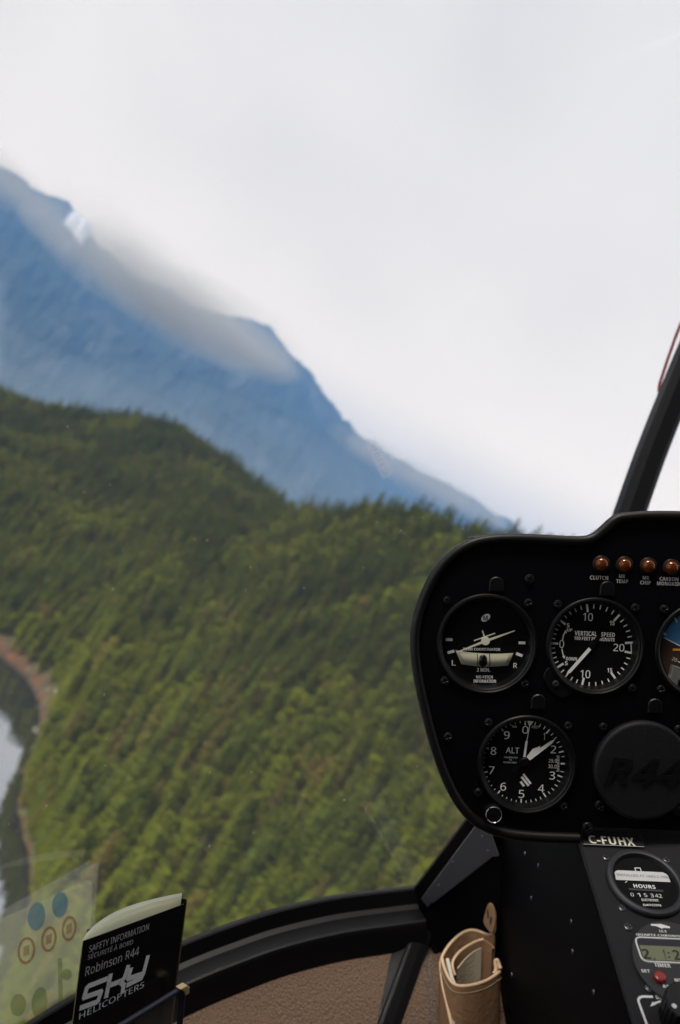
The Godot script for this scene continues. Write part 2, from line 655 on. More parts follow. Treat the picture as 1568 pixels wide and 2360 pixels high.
func mountains() -> void:
	var grid := mountain("mountain", [[-75.0, 11.0], [-45.0, 13.0], [-33.0, 13.5], [-29.3, 14.1], [-26.5, 14.4], [-25.0, 14.1], [-23.2, 13.2], [-21.1, 12.8], [-16.9, 13.0], [-13.4, 13.8], [-10.9, 14.4], [-8.2, 13.6], [-3.6, 11.6], [-0.5, 10.5], [3.0, 7.0], [9.0, 1.0], [14.0, 0.3]], 14000.0, 6800.0, -75.0, 14.0, 0.0)
	mountain("mountain", [[-12.0, 6.0], [-6.0, 9.0], [0.0, 10.6], [2.3, 10.4], [4.8, 10.3], [8.4, 10.2], [11.2, 9.9], [13.0, 9.3], [15.0, 8.0], [20.0, 4.0], [30.0, 2.0], [55.0, 1.0]], 17600.0, 10500.0, -12.0, 55.0, 77.0)

	# snow field high on the nearer mountain
	var snow := Geo.new()
	for i in range(1, grid.size() - 1):
		for j in range(1, grid[i].size() - 1):
			var quad: Array = []
			var inside := true
			for e in [[0, 0], [1, 0], [1, 1], [0, 1]]:
				var p: Vector3 = grid[i + e[0]][j + e[1]]
				var c := (cabin.affine_inverse() * p).rotated(Vector3.BACK, -deg_to_rad(LEAN))
				var x := 784.0 + FOCAL * c.x / -c.z - 186.0
				var y := 1180.0 - FOCAL * c.y / -c.z - 516.0
				if absf(x) * 1.35 + absf(y) > 62.0 or c.z > 0.0 or j > 38:
					inside = false
				quad.append(p * 0.994 + Vector3(0, 8, 0))
			if inside:
				snow.quad(quad[0], quad[1], quad[2], quad[3], Vector3(0, 1, 1))
	if snow.v.size() > 0:
		var o := part("snow_field", snow, paint(0.85, 0.86, 0.88, 0.7), self)
		meta(o, "small white snow field high on the blue mountain under cloud", "snow")

func clouds() -> void:
	var bank := Node3D.new()
	bank.name = "cloud_bank"
	add_child(bank)
	meta(bank, "soft white cloud lying along the mountain crests", "cloud", "", "stuff")
	# soft puffs strung along the crests, thin enough to see through at their rims
	var puffs := [[-50, 300, 90], [45, 365, 60], [110, 420, 55], [165, 505, 60], [235, 520, 90], [300, 590, 100], [370, 640, 105], [445, 690, 110], [520, 725, 105], [590, 750, 80], [650, 790, 50], [420, 600, 100], [520, 655, 95], [320, 520, 85], [865, 1000, 55], [930, 1040, 64], [1000, 1080, 66], [1065, 1115, 60], [1125, 1150, 50], [1175, 1180, 36]]
	var mats: Array[FogMaterial] = []
	for k in 3:
		var m := FogMaterial.new()
		m.albedo = Color(0.96, 0.98, 1.0)
		m.density = [0.0004, 0.0005, 0.00045][k]
		mats.append(m)
	# pale mist lying in the valley at the mountain's foot
	var mist := FogMaterial.new()
	mist.albedo = Color(0.85, 0.94, 1.0)
	mist.density = 0.00008
	for q in [[300, 1010, 900.0], [700, 1130, 1000.0], [-100, 900, 900.0]]:
		var low := FogVolume.new()
		low.name = "cloud"
		low.shape = RenderingServer.FOG_VOLUME_SHAPE_ELLIPSOID
		low.size = Vector3(4200, q[2], 3000)
		low.position = world_dir(q[0], q[1]) * 6000.0
		low.material = mist
		bank.add_child(low, true)
	for p in puffs:
		# all puffs float at one height, as a broken deck of stratus
		var q := world_dir(p[0], p[1])
		var heart: Vector3 = q * ((1030.0 + rng.randf_range(-15.0, 15.0)) / q.y)
		var turn := rng.randf_range(-0.4, 0.4)
		var long := rng.randf_range(1.0, 1.35)
		for k in 3:
			# nested shells, thicker towards the heart of the puff
			var size: float = p[2] * [1.55, 1.1, 0.7][k] / FOCAL * heart.length() * 2.0
			var fog := FogVolume.new()
			fog.name = "cloud"
			fog.shape = RenderingServer.FOG_VOLUME_SHAPE_ELLIPSOID
			fog.size = Vector3(size * long, size * 0.33, size * 1.2)
			fog.position = heart + Vector3(rng.randf_range(-0.15, 0.15) * size, ALTITUDE - 110.0, rng.randf_range(-0.15, 0.15) * size)
			fog.rotation = Vector3(0, turn, 0)
			fog.material = mats[k]
			bank.add_child(fog, true)

# ---------------------------------------------------------------- trees
func leaf(g: Geo, p: Vector3, along: Vector3, across: Vector3, len: float, wide: float) -> void:
	var n := along.cross(across).normalized()
	if n.y < 0.0:
		n = -n
	var a := p - across * wide * 0.5
	var b := p + across * wide * 0.5
	var c := p + along * len
	n = (n + Vector3.UP * 0.3 + (p * Vector3(1, 0, 1)).normalized() * 0.5).normalized()
	g.tri(a, b, c + across * wide * 0.15, n, n, n)
	g.tri(a, c + across * wide * 0.15, c - across * wide * 0.15, n, n, n)

func trunk_shape(g: Geo, tall: float, r: float) -> void:
	g.tube(PackedVector3Array([Vector3(0, -1.5, 0), Vector3(0.02, tall * 0.3, 0), Vector3(-0.03, tall * 0.65, 0.03), Vector3(0, tall, 0)]), [r, r * 0.8, r * 0.45, r * 0.08], 6)

func conifer(rg: RandomNumberGenerator, tall: float, wide: float, gaps: float) -> Geo:
	var g := Geo.new()
	g.colored = true
	var levels := 24
	for i in levels:
		var t := (i + rg.randf()) / levels
		var y := tall * (0.1 + 0.9 * t)
		var reach := wide * pow(1.0 - t, 0.75) * rg.randf_range(0.75, 1.15) + 0.15
		var arms := int(lerpf(11.0, 5.0, t))
		var spin := rg.randf() * TAU
		for k in arms:
			if rg.randf() < gaps:
				continue
			var w := spin + TAU * (k + rg.randf_range(-0.3, 0.3)) / arms
			var out := Vector3(cos(w), 0, sin(w))
			var side := Vector3(-sin(w), 0, cos(w))
			var len := reach * rg.randf_range(0.75, 1.15)
			var droop := rg.randf_range(-0.05, -0.45) * (1.0 - t) + 0.25 * t
			var steps := 3 if len > 0.8 else 2
			for s in steps:
				var f := (s + 0.3) / steps
				var p := Vector3(0, y, 0) + out * len * f + Vector3.UP * (droop * len * f * f + 0.12)
				for sd in [-1.0, 1.0]:
					var v := rg.randf_range(0.72, 1.2)
					g.tint = Color(v * rg.randf_range(0.9, 1.12), v, v * rg.randf_range(0.85, 1.15))
					var dir: Vector3 = (out * 0.75 + side * sd * 0.75 + Vector3.UP * rg.randf_range(-0.35, 0.25)).normalized()
					var cross: Vector3 = (out * -sd * 0.7 + side * 0.6 + Vector3.UP * rg.randf_range(-0.5, 0.5)).normalized()
					leaf(g, p, dir, cross, (0.75 - 0.25 * f) * rg.randf_range(0.7, 1.2) * minf(1.0, 0.5 + len * 0.4), 0.55 * rg.randf_range(0.8, 1.3))
			g.tint = Color(1.05, 1.05, 0.95)
			leaf(g, Vector3(0, y, 0) + out * len * 0.8 + Vector3.UP * (droop * len * 0.64 + 0.1), (out + Vector3.UP * (droop * 0.8)).normalized(), side, 0.6, 0.4)
	return g

func broadleaf(rg: RandomNumberGenerator, tall: float, wide: float) -> Geo:
	var g := Geo.new()
	g.colored = true
	for lobe in 13:
		var t := rg.randf_range(0.25, 0.92)
		var w := rg.randf() * TAU
		var off := wide * 0.75 * sqrt(rg.randf()) * (1.15 - t)
		var c := Vector3(cos(w) * off, tall * t, sin(w) * off)
		var r := wide * rg.randf_range(0.28, 0.48)
		for k in 58:
			var d := Vector3(rg.randfn(), rg.randfn() * 0.9 + 0.25, rg.randfn()).normalized()
			var p := c + d * r * rg.randf_range(0.7, 1.05)
			var v := rg.randf_range(0.7, 1.25)
			g.tint = Color(v * rg.randf_range(0.9, 1.15), v, v * rg.randf_range(0.8, 1.1))
			var along := (Vector3(rg.randfn(), rg.randfn() * 0.5, rg.randfn()) + d * 0.3).normalized()
			var across := along.cross(d).normalized()
			if across.length() > 0.5:
				leaf(g, p, along, across, rg.randf_range(0.35, 0.7), rg.randf_range(0.3, 0.6))
	return g

func forest() -> void:
	var rg := RandomNumberGenerator.new()
	rg.seed = 7
	var kinds: Array = []
	for k in 6:
		var tall: float = [15.0, 13.0, 16.5, 11.0, 10.0, 12.0][k]
		var crown: Geo
		if k < 3:
			crown = conifer(rg, tall, [2.8, 3.2, 2.6][k], [0.05, 0.12, 0.2][k])
		elif k == 3:
			crown = conifer(rg, tall, 2.6, 0.1)
		else:
			crown = broadleaf(rg, tall, [3.1, 2.7][k - 4])
		var stem := Geo.new()
		trunk_shape(stem, tall * (0.98 if k < 4 else 0.75), 0.22)
		# crown and trunk in one mesh for the far trees
		var both := ArrayMesh.new()
		for s in [crown, stem]:
			var arrays: Array = s.mesh().surface_get_arrays(0)
			both.add_surface_from_arrays(Mesh.PRIMITIVE_TRIANGLES, arrays)
		kinds.append({"crown": crown.mesh(), "stem": stem.mesh(), "both": both})
	var bark := paint(0.07, 0.05, 0.035, 0.9)
	var leafy := StandardMaterial3D.new()
	leafy.vertex_color_use_as_albedo = true
	leafy.roughness = 0.75
	leafy.metallic_specular = 0.25
	leafy.backlight_enabled = true
	leafy.backlight = Color(0.75, 0.78, 0.55)
	# base colours of the foliage
	var tints := [Vector3(0.155, 0.178, 0.012), Vector3(0.135, 0.162, 0.012), Vector3(0.178, 0.192, 0.014), Vector3(0.112, 0.145, 0.014), Vector3(0.185, 0.145, 0.035), Vector3(0.128, 0.158, 0.022)]
	var spots: Array = []
	var step := 4.7
	var r := 150.0
	while r < 1120.0:
		var count := int(r * deg_to_rad(66.0) / step)
		for i in count:
			var a := deg_to_rad(-36.0) + deg_to_rad(66.0) * (i + rg.randf_range(-0.8, 0.8)) / count
			var q := r + rg.randf_range(-0.9, 0.9) * step
			var y := land(a, q)
			if y < (2.3 if a < -0.2 else 0.5) + 0.7 * noise_a.get_noise_2d(q * 3.0, a * 700.0):
				continue
			if q > look_up(CREST, rad_to_deg(a)) + 50.0:
				continue
			var p := Vector3(q * sin(a), y, -q * cos(a))
			var patch := noise_b.get_noise_2d(p.x * 1.2 + 300.0, p.z * 1.2)
			var clear := noise_a.get_noise_2d(p.x * 2.2 - 90.0, p.z * 2.2)
			if clear > 0.42 and rg.randf() < 0.6:
				continue
			var kind := rg.randi() % 4 if rg.randf() < 0.72 - patch else 4 + rg.randi() % 2
			var warm := patch + rg.randf_range(-0.45, 0.45) + 0.6 * smoothstep(420.0, 750.0, q)  # farther trees tinted lighter to make up for their shaded sides
			var tint := 0
			if warm > 0.5:
				tint = 2
			elif warm > 0.1:
				tint = 0
			elif warm > -0.3:
				tint = 1
			elif warm > -0.55:
				tint = 5
			else:
				tint = 3
			if rg.randf() < 0.09:
				tint = 4
			if kind < 4 and tint == 2 and q < 500.0:
				tint = 0
			var size := 1.5 * rg.randf_range(0.62, 1.15) * (0.8 if y < 7.0 else 1.0) * (1.0 + 0.25 * noise_a.get_noise_2d(p.x, p.z + 500.0))
			spots.append({"p": p, "k": kind, "t": tint, "s": size, "w": rg.randf() * TAU, "r": q, "v": rg.randf_range(0.85, 1.15)})
		r += step * 0.9
	# trees that lean over the water in the cove
	var edge := -11.2
	while edge < -3.5:
		var az := deg_to_rad(edge + rg.randf_range(-0.1, 0.1))
		var q := look_up(SHORE, rad_to_deg(az)) * ALTITUDE - 12.0
		for k in 40:
			if land(az, q) > 0.5:
				break
			q += 1.0
		q += rg.randf_range(0.3, 3.5)
		spots.append({"p": Vector3(q * sin(az), land(az, q), -q * cos(az)), "k": rg.randi() % 6, "t": [0, 1, 5, 1, 4][rg.randi() % 5], "s": rg.randf_range(0.75, 1.15), "w": rg.randf() * TAU, "r": q, "v": rg.randf_range(0.85, 1.15)})
		edge += 0.11
	# the 300 that show largest are things of their own
	var near: Array = []
	for i in spots.size():
		var s: Dictionary = spots[i]
		var local: Vector3 = cabin.affine_inverse() * (s.p + Vector3(0, 6, 0))
		var seen := local.rotated(Vector3.BACK, -deg_to_rad(LEAN))
		var x := 784.0 + FOCAL * seen.x / -seen.z
		var y := 1180.0 - FOCAL * seen.y / -seen.z
		var rail := 2185.0 - (x - 400.0) * 0.24
		if x > -20.0 and x < 1060.0 and y < minf(rail, 2330.0) and (y < 1880.0 or x < 1000.0):
			near.append([s.r / (s.s), i])
	near.sort_custom(func(a, b): return a[0] < b[0])
	var own := {}
	for i in mini(300, near.size()):
		own[near[i][1]] = true
	var words := ["olive green", "mid green", "yellowish green", "dark green", "brownish", "grey green"]
	var mats: Array = []
	for t in tints:
		var m: StandardMaterial3D = leafy.duplicate()
		m.albedo_color = Color(t.x, t.y, t.z).linear_to_srgb()
		mats.append(m)
	var made := {}
	for i in own:
		var s: Dictionary = spots[i]
		var pointed: bool = s.k < 4
		var key := "%d_%d" % [s.k, s.t]
		var o: Node3D
		if not made.has(key):
			o = Node3D.new()
			o.name = numbered("conifer_tree" if pointed else "broadleaf_tree")
			add_child(o)
			part("trunk", kinds[s.k].stem, bark, o)
			part("crown", kinds[s.k].crown, mats[s.t], o)
			made[key] = o
		else:
			o = made[key].duplicate()
			o.name = numbered("conifer_tree" if pointed else "broadleaf_tree")
			add_child(o)
		var form: String = ["slender", "broad skirted", "gappy narrow", "short pointed", "wide rounded", "upright rounded"][s.k]
		var kind_word: String = "%s %s %s" % [form, words[s.t], "conifer" if pointed else "broadleaf tree"]
		var size_word := "tall " if s.s > 1.58 else ("medium tall " if s.s > 1.38 else ("small " if s.s < 1.12 else ""))
		var where := "beside the brown lake bank"
		for band in [[9.0, "just above the lake bank"], [18.0, "on the foot of the wooded slope"], [30.0, "low on the wooded slope"], [45.0, "a third up the wooded slope"], [65.0, "halfway up the wooded slope"], [90.0, "high on the wooded slope"]]:
			if s.p.y > band[0]:
				where = band[1]
		meta(o, size_word + kind_word + " " + where, "tree", "trees on the wooded hillside above the lake")
		o.transform = Transform3D(Basis(Vector3.UP, s.w) * Basis.from_scale(Vector3(1.0, rg.randf_range(0.92, 1.1), 1.0) * s.s), s.p)
	# all others: one mass
	var mass := Node3D.new()
	mass.name = "forest"
	add_child(mass)
	meta(mass, "dense green forest covering the hillside behind the nearest trees", "forest", "", "stuff")
	for k in 6:
		var list: Array = []
		for i in spots.size():
			if spots[i].k == k and not own.has(i):
				list.append(spots[i])
		var mm := MultiMesh.new()
		mm.transform_format = MultiMesh.TRANSFORM_3D
		mm.use_colors = true
		mm.mesh = kinds[k].crown
		mm.instance_count = list.size()
		var stems := MultiMesh.new()
		stems.transform_format = MultiMesh.TRANSFORM_3D
		stems.mesh = kinds[k].stem
		stems.instance_count = list.size()
		for i in list.size():
			var s: Dictionary = list[i]
			var t := Transform3D(Basis(Vector3.UP, s.w) * Basis.from_scale(Vector3.ONE * s.s), s.p)
			mm.set_instance_transform(i, t)
			stems.set_instance_transform(i, t)
			var c: Vector3 = tints[s.t] * s.v
			mm.set_instance_color(i, Color(c.x, c.y, c.z))
		for q in [[mm, leafy, "crowns"], [stems, bark, "trunks"]]:
			var o := MultiMeshInstance3D.new()
			o.name = q[2]
			o.multimesh = q[0]
			o.material_override = q[1]
			o.set_meta("kind", "stuff")
			mass.add_child(o, true)

func shore_rocks() -> void:
	var rg := RandomNumberGenerator.new()
	rg.seed = 21
	var stone := rough_skin(paint(0.2, 0.15, 0.11, 0.9), noise_texture(0.03, 128, 4, true, 6.0), 0.6, 0.8)
	var pale := rough_skin(paint(0.62, 0.58, 0.54, 0.9), noise_texture(0.03, 128, 4, true, 6.0), 0.6, 0.8)
	var list := [[-11.75, 3.46, 1.9, 1, "large pale boulder at the tip of the brown lake bank"], [-12.4, 3.6, 1.2, 0, "small brown boulder beside the large pale one on the bank"], [-14.2, 3.86, 1.3, 0, "brown boulder low on the curving earth bank"], [-11.3, 2.86, 1.2, 0, "brown boulder in the cove of the lake shore"], [-9.6, 2.42, 1.1, 0, "grey brown boulder under the overhanging conifers at the shore"]]
	for q in list:
		var g := Geo.new()
		var az := deg_to_rad(q[0])
		var r: float = q[1] * ALTITUDE
		for k in 30:
			if land(az, r) > 0.7:
				break
			r += 1.0
		var squash: Vector3 = Vector3(rg.randf_range(0.9, 1.4), rg.randf_range(0.6, 0.85), rg.randf_range(0.8, 1.2)) * q[2]
		g.ball(Vector3.ZERO, squash, 12, 8)
		for i in g.v.size():
			var d := g.v[i]
			g.v[i] = d * (1.0 + 0.35 * noise_a.get_noise_3dv(d * 25.0 + Vector3(q[0] * 90.0, 0, 0)))
		var o := thing("boulder", Transform3D(Basis(), Vector3(r * sin(az), land(az, r) + squash.y * 0.3, -r * cos(az))), q[4], "boulder", "boulders along the lake shore")
		part("stone", g, pale if q[3] == 1 else stone, o)

# ---------------------------------------------------------------- helicopter
const BUBBLE_R := 2.0
var bubble_c := Vector3(0.58, 0.223, 0.81)

func on_bubble(x: float, y: float, inset := 0.0) -> Vector3:
	var d := sight(x, y).normalized()
	var b := d.dot(-bubble_c)
	var c := bubble_c.length_squared() - pow(BUBBLE_R - inset, 2)
	return d * (-b + sqrt(b * b - c))

func helicopter() -> void:
	var h := thing("helicopter_cabin", cabin, "black framed helicopter cabin with curved windshield and brown carpet", "helicopter")
	# lower windshield rail, on the rim of the bubble
	var rim := PackedVector3Array()
	for p in [[-420, 2760], [-200, 2560], [-40, 2430], [68, 2356], [168, 2296], [290, 2232], [415, 2173], [532, 2128.6], [636, 2095], [766, 2066], [896, 2049], [958.7, 2041.8]]:
		rim.append(on_bubble(p[0], p[1], 0.006))
	rim = smooth_path(rim, 5)
	# windshield
	var pane := Geo.new()
	var cols := 72
	var rows := 44
	var low := {}
	var floor_of := func(az: float) -> float:
		var best := -0.9
		var gap := 9.0
		for q in rim:
			var d: Vector3 = q - bubble_c
			var a := atan2(d.x, -d.z)
			if absf(a - az) < gap:
				gap = absf(a - az)
				best = asin(d.y / d.length())
		return best - 0.01
	var strut_top: Vector3 = on_bubble(1078, 1881.6) - bubble_c
	var rim_end: Vector3 = rim[rim.size() - 1] - bubble_c
	var grid: Array = []
	for i in cols + 1:
		var az := deg_to_rad(lerpf(-46.0, 24.0, float(i) / cols))
		var bottom: float = floor_of.call(az)
		var end_az := atan2(rim_end.x, -rim_end.z)
		var top_az := atan2(strut_top.x, -strut_top.z)
		if az > end_az:
			bottom = lerpf(asin(rim_end.y / BUBBLE_R), asin(strut_top.y / BUBBLE_R), clampf((az - end_az) / (top_az - end_az), 0.0, 1.0))
		var line: Array = []
		for j in rows + 1:
			var el := lerpf(bottom, deg_to_rad(21.0), float(j) / rows)
			var d := Vector3(sin(az) * cos(el), sin(el), -cos(az) * cos(el))
			line.append([bubble_c + d * BUBBLE_R, d])
		grid.append(line)
	for i in cols:
		for j in rows:
			var a: Array = grid[i][j]
			var b: Array = grid[i + 1][j]
			var c: Array = grid[i + 1][j + 1]
			var d: Array = grid[i][j + 1]
			pane.smooth_quad(a[0], b[0], c[0], d[0], a[1], b[1], c[1], d[1])
			pane.smooth_quad(a[0] - a[1] * 0.003, b[0] - b[1] * 0.003, c[0] - c[1] * 0.003, d[0] - d[1] * 0.003, -a[1], -b[1], -c[1], -d[1])
	part("windshield", pane, M.glass, h)
	# rail section: x inwards, y up; flange at the glass, ledge, lower face
	var frames: Array = []
	for i in rim.size():
		var along := (rim[mini(i + 1, rim.size() - 1)] - rim[maxi(i - 1, 0)]).normalized()
		var inward := (bubble_c - rim[i])
		inward.y *= 0.15
		inward = (inward - along * inward.dot(along)).normalized()
		var up := along.cross(inward)
		if up.y < 0.0:
			up = -up
		frames.append(Transform3D(Basis(inward, up, inward.cross(up)), rim[i]))
	var rail := Geo.new()
	rail.sweep(frames, PackedVector2Array([Vector2(-0.003, 0.0), Vector2(0.004, 0.0), Vector2(0.0055, -0.002), Vector2(0.007, -0.019), Vector2(0.012, -0.023), Vector2(0.0345, -0.026), Vector2(0.037, -0.0275), Vector2(0.038, -0.031), Vector2(0.038, -0.058), Vector2(-0.003, -0.062)]), true)
	part("windshield_rail", rail, M.rail, h)
	# strut from the rail up behind the panel
	var foot: Vector3 = rim[rim.size() - 1]
	var head := at(1104, 1850, 0.86)
	var strut := Geo.new()
	var dir := (head - foot).normalized()
	var face := at(1040, 1960, 1.0) * -1.0
	face = (face - dir * face.dot(dir)).normalized()
	var side := dir.cross(face).normalized()
	if side.x < 0.0:
		side = -side
	var sf: Array = [Transform3D(Basis(side, face, side.cross(face)), foot - dir * 0.012), Transform3D(Basis(side, face, side.cross(face)), head)]
	strut.sweep(sf, PackedVector2Array([Vector2(-0.001, 0.004), Vector2(0.001, 0.006), Vector2(0.014, 0.006), Vector2(0.016, 0.004), Vector2(0.016, -0.012), Vector2(-0.001, -0.012)]), true)
	part("strut", strut, M.rail, h)
	var gp := [at(1096, 1902, 0.852), at(1118, 1912, 0.835), at(1147, 1974, 0.84), at(1134, 1977, 0.845), at(986, 2092, 0.985), at(988, 2056, 1.0)]
	var gt := frame(gp[0], gp[2] - gp[4], (gp[2] - gp[4]).cross(gp[0] - gp[2]) * 1.0)
	if gt.basis.z.dot(gp[0]) > 0.0:
		gt = frame(gp[0], gp[2] - gp[4], -gt.basis.z)
	var inv := gt.affine_inverse()
	var outline := PackedVector2Array()
	for p in gp:
		var q: Vector3 = inv * p
		outline.append(Vector2(q.x, q.y))
	var gusset := Geo.new()
	gusset.prism(outline, gt, -0.003, 0.0, 0.0008)
	var gusset_node := part("gusset_plate", gusset, M.plate, h)
	for p in [[1112.8, 1927.6], [1126, 1961.6], [1044.8, 1985.6], [1012, 2040]]:
		var q := on_plane(gt, p[0], p[1])
		var rv := Geo.new()
		rv.lathe(PackedVector2Array([Vector2(0.0017, 0), Vector2(0.0014, 0.0007), Vector2(0.0007, 0.0011), Vector2(0, 0.0012)]), gt.translated_local(Vector3(q.x, q.y, 0)), 12, true)
		part("rivet", rv, M.plate, gusset_node)
	# carpeted floor under the nose
	var carpet := Geo.new()
	var head_line := PackedVector3Array()
	for i in range(0, frames.size(), 2):
		head_line.append(frames[i] * Vector3(0.03, -0.056, 0))
	for q in [[990, 2128, 1.01], [1060, 2120, 1.0], [1180, 2115, 0.99], [1290, 2110, 0.98]]:
		head_line.append(at(q[0], q[1], q[2]))
	for i in head_line.size() - 1:
		for k in 12:
			var f0 := k / 12.0
			var f1 := (k + 1) / 12.0
			var drop := func(p: Vector3, f: float) -> Vector3: return p + Vector3(0, -0.3 * f, 0.6 * f)
			var pa: Vector3 = head_line[i]
			var pb: Vector3 = head_line[i + 1]
			carpet.quad(drop.call(pa, f0), drop.call(pb, f0), drop.call(pb, f1), drop.call(pa, f1), Vector3.UP)
	var pile := paint(1, 1, 1, 0.95)
	var speckle := noise_texture(0.16, 512, 31)
	ramped(speckle, Color(0.072, 0.04, 0.023), Color(0.15, 0.09, 0.056))
	pile.albedo_texture = speckle
	rough_skin(pile, noise_texture(0.13, 512, 33, true, 9.0), 4.0, 1.1)
	pile.rim_enabled = true
	pile.rim = 0.4
	part("carpet", carpet, pile, h)
	# black kick panel between rail end and pedestal
	var kick := Geo.new()
	kick.quad(at(962, 2122, 0.985), at(1120, 1925, 0.93), at(1178, 1925, 0.93), at(1178, 2480, 0.93), Vector3(0, 0, 1))
	kick.quad(at(962, 2122, 0.985), at(1178, 2480, 0.93), at(1068, 2330, 0.95), at(1000, 2168, 0.975), Vector3(0, 0, 1))
	part("kick_panel", kick, M.black, h)
	var corner := Geo.new()
	corner.prism(PackedVector2Array([Vector2(-0.022, -0.05), Vector2(0.03, -0.05), Vector2(0.03, 0.0), Vector2(0.004, 0.012), Vector2(-0.022, -0.004)]), flat_at(972, 2060, 0.0 - rim[rim.size() - 1].z - 0.006), -0.01, 0.0, 0.002)
	part("corner_bracket", corner, M.rail, h)
	# rib across the carpet
	var hook: Vector3 = head_line[frames.size() / 2 - 2]
	var on_carpet := func(x: float, y: float) -> Vector3:
		var d := sight(x, y)
		return d * ((hook.y - 0.5 * -hook.z) / (d.y - 0.5))
	var ra: Vector3 = on_carpet.call(964, 2132)
	var rb: Vector3 = on_carpet.call(876, 2372)
	var rdir := (rb - ra).normalized()
	var rn := Vector3(0, 0.894, 0.447)
	var rs := rdir.cross(rn).normalized()
	if rs.x < 0.0:
		rs = -rs
	var rib := Geo.new()
	var rframes: Array = []
	for k in 9:
		rframes.append(Transform3D(Basis(rs, rn, rs.cross(rn)), ra.lerp(ra + rdir * 0.2, k / 8.0)))
	rib.sweep(rframes, PackedVector2Array([Vector2(-0.02, -0.03), Vector2(-0.02, 0.0), Vector2(-0.0165, 0.003), Vector2(-0.004, 0.005), Vector2(-0.002, 0.009), Vector2(0.002, 0.0095), Vector2(0.012, 0.006), Vector2(0.02, 0.002), Vector2(0.02, -0.03)]), true)
	part("floor_rib", rib, M.rail, h)
	# centre bow of the windshield
	var bow_path := PackedVector3Array()
	for p in [[1418, 1290], [1453, 1190], [1502, 1052], [1550, 930], [1604, 800], [1690, 600], [1800, 380]]:
		bow_path.append(on_bubble(p[0], p[1], 0.022))
	bow_path = smooth_path(bow_path, 5)
	var bframes: Array = []
	for i in bow_path.size():
		var along := (bow_path[mini(i + 1, bow_path.size() - 1)] - bow_path[maxi(i - 1, 0)]).normalized()
		var inward := (bubble_c - bow_path[i])
		inward = (inward - along * inward.dot(along)).normalized()
		var across := along.cross(inward)
		bframes.append(Transform3D(Basis(across, inward, across.cross(inward)), bow_path[i]))
	var bow := Geo.new()
	bow.sweep(bframes, PackedVector2Array([Vector2(-0.0195, -0.018), Vector2(0.0195, -0.018), Vector2(0.0195, 0.004), Vector2(0.0165, 0.0105), Vector2(0.01, 0.014), Vector2(-0.01, 0.014), Vector2(-0.0165, 0.0105), Vector2(-0.0195, 0.004)]), true)
	part("windshield_bow", bow, M.rail, h)
	# unseen shell round and behind the seats, shaped to block reflections and steer daylight
	var lining := rough_skin(paint(0.035, 0.033, 0.03, 0.9, 0.0, 0.2), noise_texture(0.1, 128, 2, true, 4.0), 8.0, 0.4)
	var roof := Geo.new()
	roof.box(Transform3D(Basis(), Vector3(0.3, 0.84, 0.475)), Vector3(1.58, 0.04, 1.45), 0.008)
	part("roof", roof, lining, h)
	var overhead := Geo.new()
	overhead.quad(Vector3(-0.45, 0.93, -1.0), Vector3(1.06, 0.93, -1.0), Vector3(1.06, 0.85, -0.25), Vector3(-0.45, 0.85, -0.25), Vector3.UP)
	part("overhead_window", overhead, M.glass, h)
	var back := Geo.new()
	back.box(Transform3D(Basis(), Vector3(0.3, -0.03, 1.16)), Vector3(1.5, 1.7, 0.04), 0.008)
	part("rear_bulkhead", back, lining, h)
	var deck := Geo.new()
	deck.box(Transform3D(Basis(), Vector3(0.3, -0.9, 0.25)), Vector3(1.46, 0.04, 1.78), 0.008)
	part("cabin_floor", deck, lining, h)
	for x in [-0.47, 1.07]:
		var wall := Geo.new()
		wall.box(Transform3D(Basis(), Vector3(x, -0.57, -0.32)), Vector3(0.04, 0.6, 0.8), 0.008)
		part("door_panel", wall, lining, h)
		var rear := Geo.new()
		if x < 0.0:
			rear.box(Transform3D(Basis(), Vector3(x, -0.57, 0.62)), Vector3(0.042, 0.6, 1.04), 0.008)
		else:
			rear.box(Transform3D(Basis(), Vector3(x, -0.03, 0.42)), Vector3(0.042, 1.68, 1.4), 0.008)  # unseen right side kept windowless so the windshield mirrors no bright opening
		part("unseen_side_wall", rear, lining, h)
	for x in [0.0, 0.62]:
		var seat := Geo.new()
		seat.box(Transform3D(Basis(Vector3.RIGHT, -0.15), Vector3(x, -0.2, 0.34)), Vector3(0.46, 0.75, 0.1), 0.03)
		seat.box(Transform3D(Basis(), Vector3(x, -0.6, 0.12)), Vector3(0.46, 0.12, 0.46), 0.03)
		part("seat", seat, lining, h)

# ---------------------------------------------------------------- small hardware
var screw_mesh: ArrayMesh

func screw(parent: Node, t: Transform3D, r: float, turn: float, material: Material) -> void:
	if screw_mesh == null:
		var g := Geo.new()
		g.lathe(PackedVector2Array([Vector2(1.0, 0), Vector2(0.97, 0.2), Vector2(0.86, 0.36), Vector2(0.62, 0.44), Vector2(0.62, 0.1), Vector2(0, 0.1)]), Transform3D(), 20)
		for q in 4:
			var a := PI / 2 * q + 0.3
			var b := PI / 2 * (q + 1) - 0.3
			var pts := PackedVector2Array([Vector2.RIGHT.rotated((a + b) * 0.5) * 0.2])
			for k in 5:
				pts.append(Vector2.RIGHT.rotated(lerpf(a, b, k / 4.0)) * 0.63)
			g.prism(pts, Transform3D(), 0.1, 0.5, 0.03)
		screw_mesh = g.mesh()
	var o := part("screw", screw_mesh, material, parent)
	o.transform = t * Transform3D(Basis(Vector3.BACK, turn) * Basis.from_scale(Vector3.ONE * r), Vector3.ZERO)

func node_part(called: String, parent: Node, label := "") -> Node3D:
	var o := Node3D.new()
	o.name = called
	parent.add_child(o, true)
	if label:
		o.set_meta("label", label)
	return o

func flat_at(x: float, y: float, depth: float) -> Transform3D:
	return Transform3D(Basis(), at(x, y, depth))

const PD := 0.65     # distance of the panel's face
const PX := PD / FOCAL

